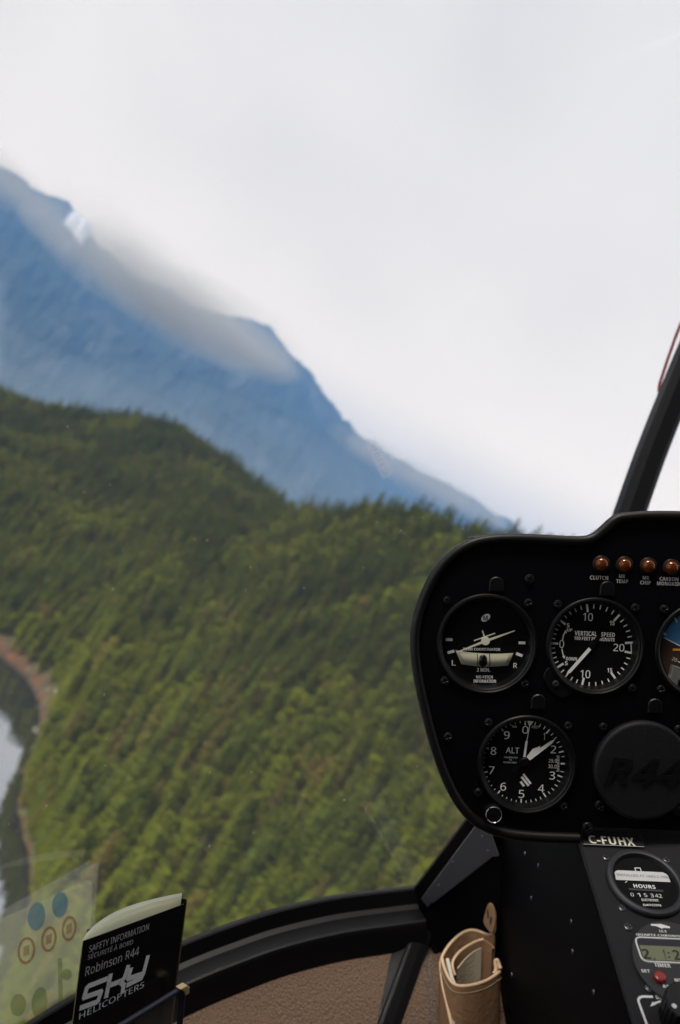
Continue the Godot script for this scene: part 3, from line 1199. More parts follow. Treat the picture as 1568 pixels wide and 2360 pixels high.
func gauge_body(parent: Node, x: float, y: float, r: float, deep := 0.0085) -> void:
	var t := flat_at(x, y, PD)
	var R := r * PX
	var g := Geo.new()
	g.lathe(PackedVector2Array([Vector2(R, 0.0), Vector2(R, 0.0018), Vector2(R - 0.0007, 0.0027), Vector2(R - 0.0022, 0.003), Vector2(R - 0.003, 0.0024), Vector2(R - 0.0036, 0.0008), Vector2(R - 0.0048, 0.0), Vector2(R - 0.0062, -deep)]), t, 64)
	part("bezel", g, M.bezel, parent)
	var d := Geo.new()
	d.poly(ring_points(R - 0.0058, 56), t, -deep)
	part("dial", d, M.dial, parent)

func instrument_panel() -> void:
	var p := thing("instrument_panel", cabin, "black helicopter instrument panel with round gauges and amber warning lights", "instrument panel")
	var t := flat_at(1300, 1560, PD)
	var out := PackedVector2Array()
	var raw := [[2050, 1205], [1568, 1187], [1428, 1190], [1404, 1200], [1384, 1220], [1360, 1240], [1335, 1247], [1270, 1244], [1200, 1240], [1125, 1241], [1075, 1252], [1030, 1280], [992, 1325], [965, 1385], [950, 1440], [947, 1490], [955, 1560], [975, 1650], [1003, 1750], [1035, 1825], [1064, 1868], [1095, 1896], [1140, 1916], [1210, 1926], [1326, 1930], [1336, 1926], [1338, 1908], [1360, 1905], [1700, 1921], [2050, 1938]]
	for q in raw:
		out.append(on_plane(t, q[0], q[1]))
	var body := smooth_outline(out, 2)
	var g := Geo.new()
	# face with round cut-outs is made of a ring strip per gauge later; here the sheet and the shell behind it
	var holes := [[1121.6, 1484.0, 110.0], [1370.8, 1489.8, 107.0], [1214.0, 1761.6, 108.0], [1622.0, 1500.0, 108.0]]
	var sheet := body
	var polys: Array = [sheet]
	for hq in holes:
		var c := on_plane(t, hq[0], hq[1])
		var cut := PackedVector2Array()
		for k in 40:
			cut.append(c + Vector2.RIGHT.rotated(TAU * k / 40) * hq[2] * PX)
		# split the sheet by a horizontal line through the hole so that no piece has an inner ring
		var next: Array = []
		for piece in polys:
			for half in [Rect2(-2, c.y, 4, 2), Rect2(-2, c.y - 2, 4, 2)]:
				var rect := PackedVector2Array([half.position, half.position + Vector2(half.size.x, 0), half.end, half.position + Vector2(0, half.size.y)])
				for a in Geometry2D.intersect_polygons(piece, rect):
					for b in Geometry2D.clip_polygons(a, cut):
						if not Geometry2D.is_polygon_clockwise(b):
							next.append(b)
		polys = next
	for piece in polys:
		g.poly(piece, t, 0.0)
	part("face", g, M.black, p)
	# shell behind the face, narrowing towards the nose
	var shell := Geo.new()
	var shrink := on_plane(t, 1480, 1500)
	for i in body.size():
		var a := body[i]
		var b := body[(i + 1) % body.size()]
		var a2 := a.lerp(shrink, 0.12)
		var b2 := b.lerp(shrink, 0.12)
		var mid := (a + b) * 0.5 - shrink
		shell.quad(t * Vector3(a.x, a.y, -0.001), t * Vector3(b.x, b.y, -0.001), t * Vector3(b2.x, b2.y, -0.04), t * Vector3(a2.x, a2.y, -0.04), Vector3(mid.x, mid.y, 0))
	for piece in [body]:
		var inner := PackedVector2Array()
		for q in piece:
			inner.append(q.lerp(shrink, 0.12))
		shell.poly(inner, t, -0.04, -1.0)
	part("shell", shell, M.black, p)
	# second lip of the glare shield standing behind the top edge
	var lip := Geo.new()
	lip.tube(smooth_path(PackedVector3Array([at(1072, 1254, 0.665), at(1085, 1241, 0.665), at(1110, 1238.5, 0.665), at(1180, 1237.5, 0.665), at(1262, 1240, 0.665), at(1330, 1252, 0.665)]), 5), [0.0016], 8)
	part("glare_shield_lip", lip, M.rubber, p)
	# rolled edge moulding
	var rim := PackedVector3Array()
	for q in smooth_outline(out.slice(0, 25), 2, false):
		rim.append(t * Vector3(q.x + 0.0028 * (1.0 if q.x < 0.05 else 0.0), q.y, 0.0012))
	var trim := Geo.new()
	trim.tube(rim, [0.0042], 10)
	part("edge_moulding", trim, M.rubber, p)
	turn_coordinator(p)
	climb_gauge(p)
	altimeter(p)
	attitude(p)
	blank_cover(p)
	# screws
	for q in [[700, 437, 30], [693, 574, 26], [224, 557, 22], [862, 582, 26], [1308, 602, 26], [1475, 610, 27], [213, 1022, 27], [672, 1040, 27], [1290, 1063, 26], [1457, 1072, 26]]:
		screw(p, flat_at(940.8 + 0.4 * q[0], 1160.3 + 0.4 * q[1], PD - 0.0003), q[2] * 0.4 * PX, q[0] * 0.37, M.dark_steel)
	for q in [[463, 165, 26], [922, 183, 24], [897, 648, 25], [405, 568, 26], [230, 248, 27], [1033, 768, 31], [1125, 190, 25], [1105, 643, 32], [1555, 672, 27], [1558, 205, 27]]:
		screw(p, flat_at(940.8 + 0.4 * q[0], 1599.4 + 0.4 * q[1], PD - 0.0003), q[2] * 0.4 * PX, q[0] * 0.37, M.dark_steel)
	# little hooded lamps over the gauges
	for q in [[508, 465], [1145, 490], [748, 1140], [1420, 1165]]:
		var x: float = 940.8 + 0.4 * q[0]
		var y: float = 1160.3 + 0.4 * q[1]
		var ht := flat_at(x, y, PD)
		var hood := Geo.new()
		var w := 16.5 * PX
		var pts := PackedVector2Array([Vector2(-w, -w), Vector2(w, -w)])
		for k in 9:
			pts.append(Vector2(cos(PI * k / 8) * w, w * 0.2 + sin(PI * k / 8) * w * 0.85))
		hood.prism(pts, ht, 0.0, 0.0022, 0.0007)
		part("lamp_hood", hood, M.bezel, p)
	# amber warning lamps and their captions
	for q in [[1385.6, 1300.0], [1439.0, 1302.0], [1493.6, 1304.5], [1547.0, 1308.0], [1601.0, 1311.0]]:
		var l := node_part("warning_light", p)
		var lt := flat_at(q[0], q[1], PD)
		var R := 18.0 * PX
		var c := Geo.new()
		c.lathe(PackedVector2Array([Vector2(R * 1.12, 0), Vector2(R * 1.12, 0.0012), Vector2(R * 1.0, 0.0017), Vector2(R * 0.9, 0.0012)]), lt, 28)
		part("collar", c, M.bezel, l)
		var dome := Geo.new()
		var prof := PackedVector2Array()
		for k in 9:
			var a := PI / 2 * k / 8
			prof.append(Vector2(R * 0.92 * cos(a), 0.001 + R * 0.75 * sin(a)))
		dome.lathe(prof, lt, 28, true)
		part("lens", dome, M.amber, l)
	var cap := Geo.new()
	var ct := flat_at(1460, 1340, PD - 0.0002)
	for q in [["CLUTCH", 1100, 428, 105, 23], ["MR", 1233, 419, 36, 20], ["TEMP", 1233, 448, 68, 21], ["MR", 1370, 428, 36, 20], ["CHIP", 1367, 456, 60, 21], ["CARBON", 1503, 435, 108, 21], ["MONOXIDE", 1505, 462, 142, 21]]:
		var x: float = 940.8 + 0.4 * q[1]
		var y: float = 1160.3 + 0.4 * q[2]
		var w: float = 0.2 * q[3]
		write(cap, ct, q[0], x - w, y - w * 0.03, x + w, y + w * 0.03, 0.4 * q[4], true)
	part("captions", cap, M.grey_print, p)

func turn_coordinator(panel: Node) -> void:
	var o := node_part("turn_coordinator", panel, "turn coordinator gauge with white aeroplane symbol and inclinometer ball")
	gauge_body(o, 1121.6, 1484.0, 116.0)
	var d := flat_at(1121.6, 1484.0, PD + 0.0083)
	var X := func(x: float) -> float: return 978.4 + 0.2 * x
	var Y := func(y: float) -> float: return 1304.6 + 0.2 * y
	var g := Geo.new()
	for q in [[285, 847, 80, 32, 1.0], [305, 988, 80, 32, -15.0], [1123, 884, 78, 32, 1.0], [1093, 1020, 78, 34, 22.0]]:
		var e: Vector2 = Vector2(q[2] * 0.1, 0).rotated(deg_to_rad(q[4]))
		var cx: float = X.call(q[0])
		var cy: float = Y.call(q[1])
		stroke(g, d, [[cx - e.x, cy - e.y], [cx + e.x, cy + e.y]], q[3] * 0.2)
	for q in [["L", 338, 1115, 45, 60], ["R", 1047, 1145, 42, 58], ["2 MIN.", 682, 1195, 155, 44], ["NO PITCH", 692, 1277, 190, 34], ["INFORMATION", 695, 1325, 258, 36], ["TURN COORDINATOR", 660, 958, 430, 30]]:
		var cx: float = X.call(q[1])
		var cy: float = Y.call(q[2])
		write(g, d, q[0], cx - q[3] * 0.1, cy - q[3] * 0.001, cx + q[3] * 0.1, cy + q[3] * 0.001, q[4] * 0.2, q[4] < 50)
	var mark: Array = []
	for k in 24:
		var e: Vector2 = (Vector2(cos(TAU * k / 24) * 58, sin(TAU * k / 24) * 38)).rotated(deg_to_rad(-35))
		mark.append([X.call(706 + e.x), Y.call(595 + e.y)])
	shape(g, d, mark)
	part("dial_print", g, M.print, o)
	var ink := Geo.new()
	write(ink, d, "M", X.call(678), Y.call(598), X.call(728), Y.call(598), 11.0, true, 0.0006)
	part("maker_letter", ink, M.ink, o)
	# liquid inclinometer
	var tube := Geo.new()
	var it := flat_at(1121.6, 1484.0, PD + 0.0065)
	var top: Array = []
	var bottom: Array = []
	for k in 13:
		var u := k / 12.0
		var x := lerpf(356.0, 1026.0, u)
		top.append(Vector2(x, 968.0 + 32.0 * u + 92.0 * u * (1.0 - u)))
		bottom.append(Vector2(lerpf(425.0, 965.0, u), 1128.0 + 16.0 * u + 92.0 * u * (1.0 - u)))
	var rows: Array = []
	for k in 13:
		var line: Array = []
		for j in 7:
			var w := j / 6.0
			var q: Vector2 = top[k].lerp(bottom[k], w)
			var e := on_plane(it, X.call(q.x), Y.call(q.y))
			var swell := sin(PI * w) * 0.0022 * smoothstep(0.0, 0.1, minf(k / 12.0, 1.0 - k / 12.0) + 0.03)
			line.append(it * Vector3(e.x, e.y, swell))
		rows.append(line)
	for k in 12:
		for j in 6:
			tube.quad(rows[k][j], rows[k + 1][j], rows[k + 1][j + 1], rows[k][j + 1], Vector3.BACK)
	var milk := paint(0.42, 0.4, 0.3, 0.12)
	part("inclinometer_tube", tube, milk, o)
	var bt := on_plane(it, X.call(672), Y.call(1088))
	var b := Geo.new()
	b.ball(it * Vector3(bt.x, bt.y, 0.0012), Vector3(54, 72, 30) * 0.2 * PX, 18, 12)
	part("inclinometer_ball", b, paint(0.006, 0.006, 0.007, 0.12), o)
	for x in [748.0, 608.0]:
		var wire := Geo.new()
		var path := PackedVector3Array()
		for k in 7:
			var e := on_plane(it, X.call(x), Y.call(lerpf(1008, 1165, k / 6.0)))
			path.append(it * Vector3(e.x, e.y, sin(PI * k / 6.0) * 0.0024 + 0.0002))
		wire.tube(path, [0.00035], 6)
		part("reference_wire", wire, M.ink, o)
	# miniature aeroplane
	var a := Geo.new()
	var at_ := flat_at(1121.6, 1484.0, PD + 0.005)
	stroke(a, at_, [[X.call(705), Y.call(864)], [X.call(375), Y.call(993)]], 6.2, 0.0, 2.0)
	stroke(a, at_, [[X.call(705), Y.call(864)], [X.call(1043), Y.call(744)]], 6.2, 0.0, 2.0)
	stroke(a, at_, [[X.call(571), Y.call(860)], [X.call(815), Y.call(773)]], 2.6, 0.0001)
	stroke(a, at_, [[X.call(667), Y.call(742)], [X.call(694), Y.call(820)]], 2.6, 0.0002)
	var hub := on_plane(at_, X.call(705), Y.call(863))
	a.prism(ring_points(50 * 0.2 * PX, 28), at_.translated_local(Vector3(hub.x, hub.y, 0)), -0.0006, 0.0006, 0.0002)
	part("aeroplane_symbol", a, M.cream, o)

func climb_gauge(panel: Node) -> void:
	var o := node_part("vertical_speed_indicator", panel, "vertical speed indicator with white needle pointing down left")
	gauge_body(o, 1370.8, 1489.8, 113.0)
	# ear of the adjuster
	var ear := Geo.new()
	var et := flat_at(1370.8, 1489.8, PD)
	var pts := PackedVector2Array()
	for q in [[168, 1300], [120, 1355], [103, 1415], [130, 1490], [180, 1555], [230, 1605], [280, 1630], [330, 1632], [375, 1605], [418, 1575], [400, 1500], [300, 1400]]:
		pts.append(on_plane(et, 1229.3 + 0.216 * q[0], 1254.4 + 0.216 * q[1]))
	ear.prism(smooth_outline(pts, 1), et, 0.0003, 0.0016, 0.0004)
	part("mounting_ear", ear, M.bezel, o)
	screw(o, flat_at(1229.3 + 0.216 * 240, 1254.4 + 0.216 * 1490, PD - 0.0018), 8.0 * PX, 0.4, M.ink)
	var d := flat_at(1370.8, 1489.8, PD + 0.0083)
	var X := func(x: float) -> float: return 1229.3 + 0.216 * x
	var Y := func(y: float) -> float: return 1254.4 + 0.216 * y
	var g := Geo.new()
	var up := [177.0, 141.3, 96.6, 47.7, 4.0]
	var down := [177.0, 212.7, 256.5, 305.6, 349.3]
	for scale in [up, down]:
		for k in 4:
			for j in 6:
				if j == 0 and k > 0 or j == 0 and scale == down:
					continue
				var a := deg_to_rad(lerpf(scale[k], scale[k + 1], j / 5.0))
				var major: bool = j == 0 or j == 5
				var u := Vector2(cos(a), -sin(a))
				var p := Vector2(622, 1078) + u * 447.0
				var q := p - u * (90.0 if major else 54.0)
				stroke(g, d, [[X.call(p.x), Y.call(p.y)], [X.call(q.x), Y.call(q.y)]], 5.0 if major else 2.7)
	stroke(g, d, [[X.call(1042), Y.call(1056)], [X.call(1046), Y.call(1152)]], 2.6)
	for q in [["10", 583, 775, 105, 85], ["5", 372, 865, 28, 45], ["UP", 388, 914, 55, 33], ["15", 840, 840, 55, 48], ["20", 912, 1102, 118, 80], ["0", 303, 1063, 50, 85], ["DOWN", 407, 1221, 115, 36], ["5", 352, 1268, 30, 45], ["10", 555, 1385, 105, 85], ["15", 815, 1343, 55, 45], ["VERTICAL", 559, 951, 236, 48], ["SPEED", 797, 963, 145, 46], ["100 FEET PER MINUTE", 652, 1009, 431, 36]]:
		var cx: float = X.call(q[1])
		var cy: float = Y.call(q[2])
		var w: float = q[3] * 0.108
		write(g, d, q[0], cx - w, cy - w * 0.045, cx + w, cy + w * 0.045, q[4] * 0.216, q[4] < 50)
	for arc in [[[343, 930], [322, 968], [311, 1018]], [[305, 1115], [313, 1160], [326, 1200]]]:
		var line: Array = []
		for q in arc:
			line.append([X.call(q[0]), Y.call(q[1])])
		stroke(g, d, line, 2.8)
	shape(g, d, [[X.call(350), Y.call(908)], [X.call(357), Y.call(950)], [X.call(328), Y.call(938)]])
	shape(g, d, [[X.call(332), Y.call(1222)], [X.call(308), Y.call(1196)], [X.call(342), Y.call(1186)]])
	part("dial_print", g, M.print, o)
	var n := Geo.new()
	var nt := flat_at(1370.8, 1489.8, PD + 0.006)
	stroke(n, nt, [[X.call(606), Y.call(1112)], [X.call(388), Y.call(1358)]], 8.2, 0.0, 7.4)
	shape(n, nt, [[X.call(403), Y.call(1371)], [X.call(373), Y.call(1345)], [X.call(354), Y.call(1388)]], 0.0)
	part("needle", n, M.white, o)
	var k := Geo.new()
	stroke(k, nt, [[X.call(606), Y.call(1112)], [X.call(712), Y.call(975)]], 8.0, -0.0002, 11.0)
	var hub := on_plane(nt, X.call(632), Y.call(1080))
	k.prism(ring_points(34 * 0.216 * PX, 20), nt.translated_local(Vector3(hub.x, hub.y, 0)), -0.001, 0.0005, 0.0002)
	part("needle_hub", k, M.dial, o)

func altimeter(panel: Node) -> void:
	var o := node_part("altimeter", panel, "altimeter with three white pointers and setting knob")
	gauge_body(o, 1214.0, 1761.6, 114.0)
	var d := flat_at(1214.0, 1761.6, PD + 0.0083)
	var X := func(x: float) -> float: return 1066.2 + 0.176 * x
	var Y := func(y: float) -> float: return 1618.2 + 0.176 * y
	var g := Geo.new()
	for k in 50:
		var a := deg_to_rad(90.0 - 3.0 - 7.2 * k)
		if k == 12 or k == 13:
			continue
		var u := Vector2(cos(a), -sin(a))
		var p := Vector2(794, 783) + u * 549.0
		var q := p - u * (67.0 if k % 5 == 0 else 44.0)
		stroke(g, d, [[X.call(p.x), Y.call(p.y)], [X.call(q.x), Y.call(q.y)]], 3.3 if k % 5 == 0 else 1.9)
	for q in [["0", 822, 362, 80, 100], ["1", 1070, 448, 16, 96], ["2", 1190, 618, 72, 100], ["3", 1175, 960, 72, 104], ["4", 1030, 1128, 84, 100], ["5", 772, 1200, 76, 104], ["6", 533, 1105, 76, 104], ["7", 380, 890, 74, 100], ["8", 405, 637, 76, 104], ["9", 580, 430, 76, 104], ["ALT", 655, 630, 172, 76], ["CALIBRATED", 633, 723, 178, 20], ["TO", 628, 754, 38, 20], ["20,000 FEET", 622, 790, 178, 22], ["29.9", 1180, 768, 105, 48], ["30.0", 1175, 840, 105, 48], ["100", 676, 318, 66, 32], ["FEET", 955, 325, 90, 32]]:
		var cx: float = X.call(q[1])
		var cy: float = Y.call(q[2])
		var w: float = q[3] * 0.088
		write(g, d, q[0], cx - w, cy - w * 0.05, cx + w, cy + w * 0.05, q[4] * 0.176, false)
	for k in 11:
		var y := 705.0 + 19.5 * k
		stroke(g, d, [[X.call(1226 + (k % 2) * 14), Y.call(y)], [X.call(1268), Y.call(y + 1)]], 1.5)
	stroke(g, d, [[X.call(1285), Y.call(804)], [X.call(1340), Y.call(806)]], 4.0)
	for q in [[795, 940, 893, 1068, 28], [772, 975, 866, 1093, 30], [760, 1038, 806, 1100, 30]]:
		stroke(g, d, [[X.call(q[0]), Y.call(q[1])], [X.call(q[2]), Y.call(q[3])]], q[4] * 0.176)
	part("dial_print", g, M.print, o)
	var n := Geo.new()
	var nt := flat_at(1214.0, 1761.6, PD + 0.0045)
	var mt := flat_at(1214.0, 1761.6, PD + 0.0055)
	var bt := flat_at(1214.0, 1761.6, PD + 0.0068)
	shape(n, nt, [[X.call(838), Y.call(718)], [X.call(884), Y.call(763)], [X.call(1172), Y.call(545)], [X.call(1216), Y.call(485)], [X.call(1150), Y.call(512)]], 0.0)
	part("hundreds_needle", n, M.white, o)
	var s := Geo.new()
	shape(s, mt, [[X.call(842), Y.call(712)], [X.call(870), Y.call(742)], [X.call(1000), Y.call(630)], [X.call(1022), Y.call(573)], [X.call(918), Y.call(612)]], 0.0)
	part("thousands_needle", s, M.white, o)
	var b := Geo.new()
	stroke(b, bt, [[X.call(811), Y.call(718)], [X.call(840), Y.call(510)]], 5.4, 0.0)
	stroke(b, bt, [[X.call(842), Y.call(512)], [X.call(878), Y.call(318)]], 1.8, 0.0001)
	shape(b, bt, [[X.call(842), Y.call(232)], [X.call(940), Y.call(245)], [X.call(878), Y.call(322)]], 0.0001)
	part("ten_thousands_needle", b, M.print, o)
	var k := Geo.new()
	var hub := on_plane(nt, X.call(806), Y.call(788))
	k.prism(ring_points(52 * 0.176 * PX, 24), nt.translated_local(Vector3(hub.x, hub.y, 0)), -0.003, 0.0004, 0.0002)
	stroke(k, nt, [[X.call(800), Y.call(790)], [X.call(655), Y.call(905)]], 7.0, -0.001, 12.0)
	part("needle_hub", k, M.bezel, o)
	# setting knob
	var kt := flat_at(1132.2, 1865.5, PD)
	var R := 19.5 * PX
	var knob := Geo.new()
	knob.lathe(PackedVector2Array([Vector2(R * 0.8, 0), Vector2(R * 0.8, 0.004), Vector2(R, 0.0045), Vector2(R, 0.011), Vector2(R * 0.93, 0.0118)]), kt, 36)
	knob.lathe(PackedVector2Array([Vector2(R * 0.87, 0.0117), Vector2(0, 0.0122)]), kt, 36, true)
	part("setting_knob", knob, M.bezel, o)
	var edge := Geo.new()
	for j in 30:
		if j % 7 == 3:
			continue
		edge.lathe(PackedVector2Array([Vector2(R * 0.94, 0.0117), Vector2(R * 0.9, 0.0122), Vector2(R * 0.86, 0.0119)]), kt, 2, false, TAU * j / 30, TAU * (j + 0.94) / 30)
	part("knob_worn_edge", edge, M.silver, o)

func attitude(panel: Node) -> void:
	var o := node_part("attitude_indicator", panel, "attitude indicator with blue and brown horizon card")
	gauge_body(o, 1622.0, 1500.0, 114.0)
	var d := flat_at(1622.0, 1500.0, PD + 0.0075)
	var R := 100.0 * PX
	var tilt := deg_to_rad(-27.5 + LEAN)
	for half in 2:
		var g := Geo.new()
		var pts := PackedVector2Array()
		var off := -17.0 * PX
		var w := asin(off / R)
		for k in 25:
			var a := lerpf(w, PI - w, k / 24.0) if half == 0 else lerpf(PI - w, TAU + w, k / 24.0)
			pts.append((Vector2(cos(a), sin(a)) * R).rotated(tilt))
		g.poly(pts, d, 0.0)
		part("sky_card" if half == 0 else "ground_card", g, M.sky_blue if half == 0 else M.ground_brown, o)
	var g2 := Geo.new()
	stroke(g2, d, [[1531.0, 1469.5], [1600.0, 1505.5]], 2.4)
	stroke(g2, d, [[1524.5, 1457.0], [1535.0, 1462.5]], 4.0)
	stroke(g2, d, [[1553.0, 1421.0], [1561.0, 1434.0]], 4.0)
	write(g2, d, "20", 1549.5, 1517, 1560, 1522, 8.0)
	stroke(g2, d, [[1562.0, 1524.0], [1580.0, 1532.0]], 2.0)
	part("card_marks", g2, M.print, o)
	var bar := Geo.new()
	stroke(bar, flat_at(1622.0, 1500.0, PD + 0.004), [[1551.0, 1497.0], [1602.0, 1498.5]], 4.6, 0.0)
	part("aircraft_bar", bar, M.orange, o)
	var br := Geo.new()
	var bt := flat_at(1622.0, 1500.0, PD + 0.002)
	var a1 := PackedVector2Array()
	for q in [[1549, 1532], [1590, 1546], [1590, 1570], [1562, 1566], [1560, 1578], [1548, 1585], [1539, 1580], [1541, 1562], [1545, 1554]]:
		a1.append(on_plane(bt, q[0], q[1]))
	br.prism(a1, bt, -0.003, 0.002, 0.0004)
	part("adjuster_bracket", br, paint(0.2, 0.195, 0.19, 0.4, 0.3), o)
	screw(o, flat_at(1548, 1577, PD - 0.0002), 6.0 * PX, 0.3, M.dark_steel)

func blank_cover(panel: Node) -> void:
	var o := node_part("blank_cover", panel, "blank round black cover with raised italic lettering")
	var t := flat_at(1478.8, 1773.0, PD)
	var R := 114.0 * PX
	var g := Geo.new()
	var prof := PackedVector2Array([Vector2(R, 0.0), Vector2(R, 0.0025)])
	for k in 7:
		var a := PI / 2 * k / 6
		prof.append(Vector2(R - 0.0035 + 0.0035 * cos(a), 0.0025 + 0.0035 * sin(a)))
	prof.append(Vector2(0, 0.0064))
	g.lathe(prof, t, 64)
	var skin := rough_skin(paint(0.0075, 0.0075, 0.0095, 0.5, 0.0, 0.38), noise_texture(0.12, 256, 9, true, 7.0, FastNoiseLite.TYPE_CELLULAR), 60.0, 0.6)
	part("cap", g, skin, o)
	# raised italic lettering with sloping edges
	var l := letters("R44", true)
	var tris: PackedVector2Array = l[0]
	var box: Rect2 = l[1]
	var e := Geo.new()
	var k := 172.0 * PX / box.size.x
	var kt := t.translated_local(Vector3(4.0 * PX, 2.0 * PX, 0.0064)) * Transform3D(Basis(Vector3.BACK, 0.02), Vector3.ZERO)
	for i in range(0, tris.size(), 3):
		var q: Array = []
		for j in 3:
			var v := tris[i + j] - box.get_center()
			q.append(Vector3((v.x + v.y * 0.3) * k, v.y * k * 0.8, 0))
		var up: Array = [kt * (q[0] + Vector3(0, 0, 0.0013)), kt * (q[1] + Vector3(0, 0, 0.0013)), kt * (q[2] + Vector3(0, 0, 0.0013))]
		e.flat(up[0], up[1], up[2], Vector3.BACK)
		for j in 3:
			var a: Vector3 = q[j]
			var b: Vector3 = q[(j + 1) % 3]
			var c: Vector3 = q[(j + 2) % 3]
			var out := ((a + b) * 0.5 - c)
			e.quad(kt * a, kt * b, kt * (b + Vector3(0, 0, 0.0013)), kt * (a + Vector3(0, 0, 0.0013)), out)
	part("embossed_lettering", e, paint(0.006, 0.006, 0.007, 0.35), o)

# ---------------------------------------------------------------- console
func console() -> void:
	var a := at(1334.8, 1949.6, 0.652)
	var x0 := a.x
	var edge := sight(1456.8, 2359.6)
	var b := edge * (x0 / edge.x)
	var slope := (a - b).normalized()
	var ct := frame(a, Vector3.RIGHT, Vector3.RIGHT.cross(slope))
	var o := thing("console", cabin, "black centre console with hour meter, clock and registration plate", "console")
	# pedestal body: side profile carried across
	var side := Geo.new()
	var lean := (b - a) / (b.z - a.z)
	var end := a + lean * 0.36
	var prof := PackedVector2Array([Vector2(-a.z + 0.02, a.y + 0.012), Vector2(-a.z, a.y - 0.003), Vector2(-end.z, end.y - 0.004), Vector2(-end.z, -0.83), Vector2(0.99, -0.83), Vector2(0.985, a.y + 0.012)])
	var st := Transform3D(Basis(Vector3(0, 0, -1), Vector3(0, 1, 0), Vector3(1, 0, 0)), Vector3(x0, 0, 0))
	side.prism(prof, st, 0.0, 0.28, 0.0)
	part("pedestal", side, M.black, o)
	var top := Geo.new()
	var tt := ct
	var w := 0.285
	var long := 0.36
	top.prism(PackedVector2Array([Vector2(0.0, -long), Vector2(w, -long), Vector2(w, 0.02), Vector2(0.0, 0.02)]), tt, -0.001, 0.003, 0.0012)
	part("top_plate", top, M.console, o)
	var face := ct.translated_local(Vector3(0, 0, 0.003))
	# registration plate
	var pl := Geo.new()
	var pp := PackedVector2Array()
	for q in [[1339.6, 1920.4], [1476.8, 1927.6], [1485.6, 1954.8], [1344.0, 1949.0]]:
		pp.append(on_plane(face, q[0], q[1]))
	pl.prism(pp, face, 0.0, 0.0022, 0.0004)
	var plate := part("registration_plate", pl, paint(0.014, 0.013, 0.015, 0.35), o)
	plate.set_meta("label", "small black plate engraved C-FUHX in cream letters")
	var lt := face.translated_local(Vector3(0, 0, 0.0022))
	var lg := Geo.new()
	write(lg, lt, "C-FUHX", 1357, 1934.5, 1463, 1941.5, 18.5, true)
	part("registration_letters", lg, paint(0.8, 0.76, 0.62, 0.6), plate)
	var underline := Geo.new()
	stroke(underline, lt, [[1344.6, 1945.6], [1485.0, 1951.8]], 1.6, 0.0002)
	part("worn_edge", underline, M.grey_print, plate)
	hour_meter(o, face)
	clock(o, face)
	# side screws
	for q in [[1211, 1967], [1242, 1995], [1226, 2070], [1318, 2124], [1321, 2193], [1181, 2247], [1370, 2287]]:
		var d := sight(q[0], q[1])
		var p: Vector3 = d * (x0 / d.x)
		screw(o, frame(p - Vector3(0.0002, 0, 0), Vector3.BACK, Vector3.LEFT), 0.0022, q[0], M.steel)

func on_face(t: Transform3D, x: float, y: float) -> Transform3D:
	var q := on_plane(t, x, y)
	return t.translated_local(Vector3(q.x, q.y, 0))

func hour_meter(parent: Node, face: Transform3D) -> void:
	var o := node_part("hour_meter", parent, "round hour meter with white installation sticker")
	var X := func(x: float) -> float: return 1342.2 + 0.144 * x
	var Y := func(y: float) -> float: return 1906.7 + 0.144 * y
	var c := on_face(face, X.call(1000), Y.call(905))
	var R := 0.0298
	var g := Geo.new()
	g.lathe(PackedVector2Array([Vector2(R, 0), Vector2(R, 0.003), Vector2(R - 0.001, 0.0042), Vector2(R - 0.0032, 0.0047), Vector2(R - 0.0048, 0.0042), Vector2(R - 0.0056, 0.001), Vector2(R - 0.006, -0.0002)]), c, 64)
	part("bezel", g, M.hour_bezel, o)
	var d := Geo.new()
	d.poly(ring_points(R - 0.0055, 48), c, 0.0004)
	part("dial", d, M.dial, o)
	var dt := c.translated_local(Vector3(0, 0, 0.0005))
	var st := Geo.new()
	var raw: Array = []
	for q in [[540, 848], [515, 735], [535, 705], [572, 694], [1285, 728], [1340, 752], [1372, 785], [1413, 885]]:
		raw.append([X.call(q[0]), Y.call(q[1])])
	shape(st, dt, raw, 0.0006)
	var sticker := part("sticker", st, paint(0.72, 0.72, 0.72, 0.55), o)
	sticker.set_meta("label", "white sticker reading INSTALLED AT 1683.3 HRS")
	var tx := Geo.new()
	write(tx, dt, "INSTALLED AT 1683.3 HRS", X.call(548), Y.call(768), X.call(1372), Y.call(812), 5.4, false, 0.0009)
	part("sticker_text", tx, paint(0.14, 0.14, 0.15, 0.7), o)
	var p := Geo.new()
	for q in [["HOURS", 820, 938, 1168, 960, 58, true], ["ELECTRONIC", 952, 1163, 1222, 1172, 36, true], ["DATCON", 975, 1247, 1258, 1251, 34, true]]:
		write(p, dt, q[0], X.call(q[1]), Y.call(q[2]), X.call(q[3]), Y.call(q[4]), 0.144 * q[5], q[6])
	for q in [["0", 798, 1080], ["1", 905, 1085], ["5", 1012, 1090], ["3", 1118, 1094], ["4", 1190, 1098], ["2", 1248, 1102]]:
		write(p, dt, q[0], X.call(q[1] - 24), Y.call(q[2]), X.call(q[1] + 24), Y.call(q[2] + 1), 8.0)
	stroke(p, dt, [[X.call(840), Y.call(655)], [X.call(925), Y.call(655)], [X.call(945), Y.call(710)]], 2.0)
	stroke(p, dt, [[X.call(840), Y.call(655)], [X.call(858), Y.call(705)]], 2.0)
	stroke(p, dt, [[X.call(690), Y.call(890)], [X.call(718), Y.call(862)]], 1.4)
	part("dial_print", p, M.print, o)
	var bar := Geo.new()
	stroke(bar, dt, [[X.call(745), Y.call(990)], [X.call(1295), Y.call(1022)]], 4.5, 0.0003)
	part("window_frame", bar, paint(0.06, 0.06, 0.065, 0.4), o)
	for q in [[380, 490], [1345, 530], [637, 1300]]:
		screw(o, on_face(face, X.call(q[0]), Y.call(q[1])), 0.0029, q[0], M.steel)

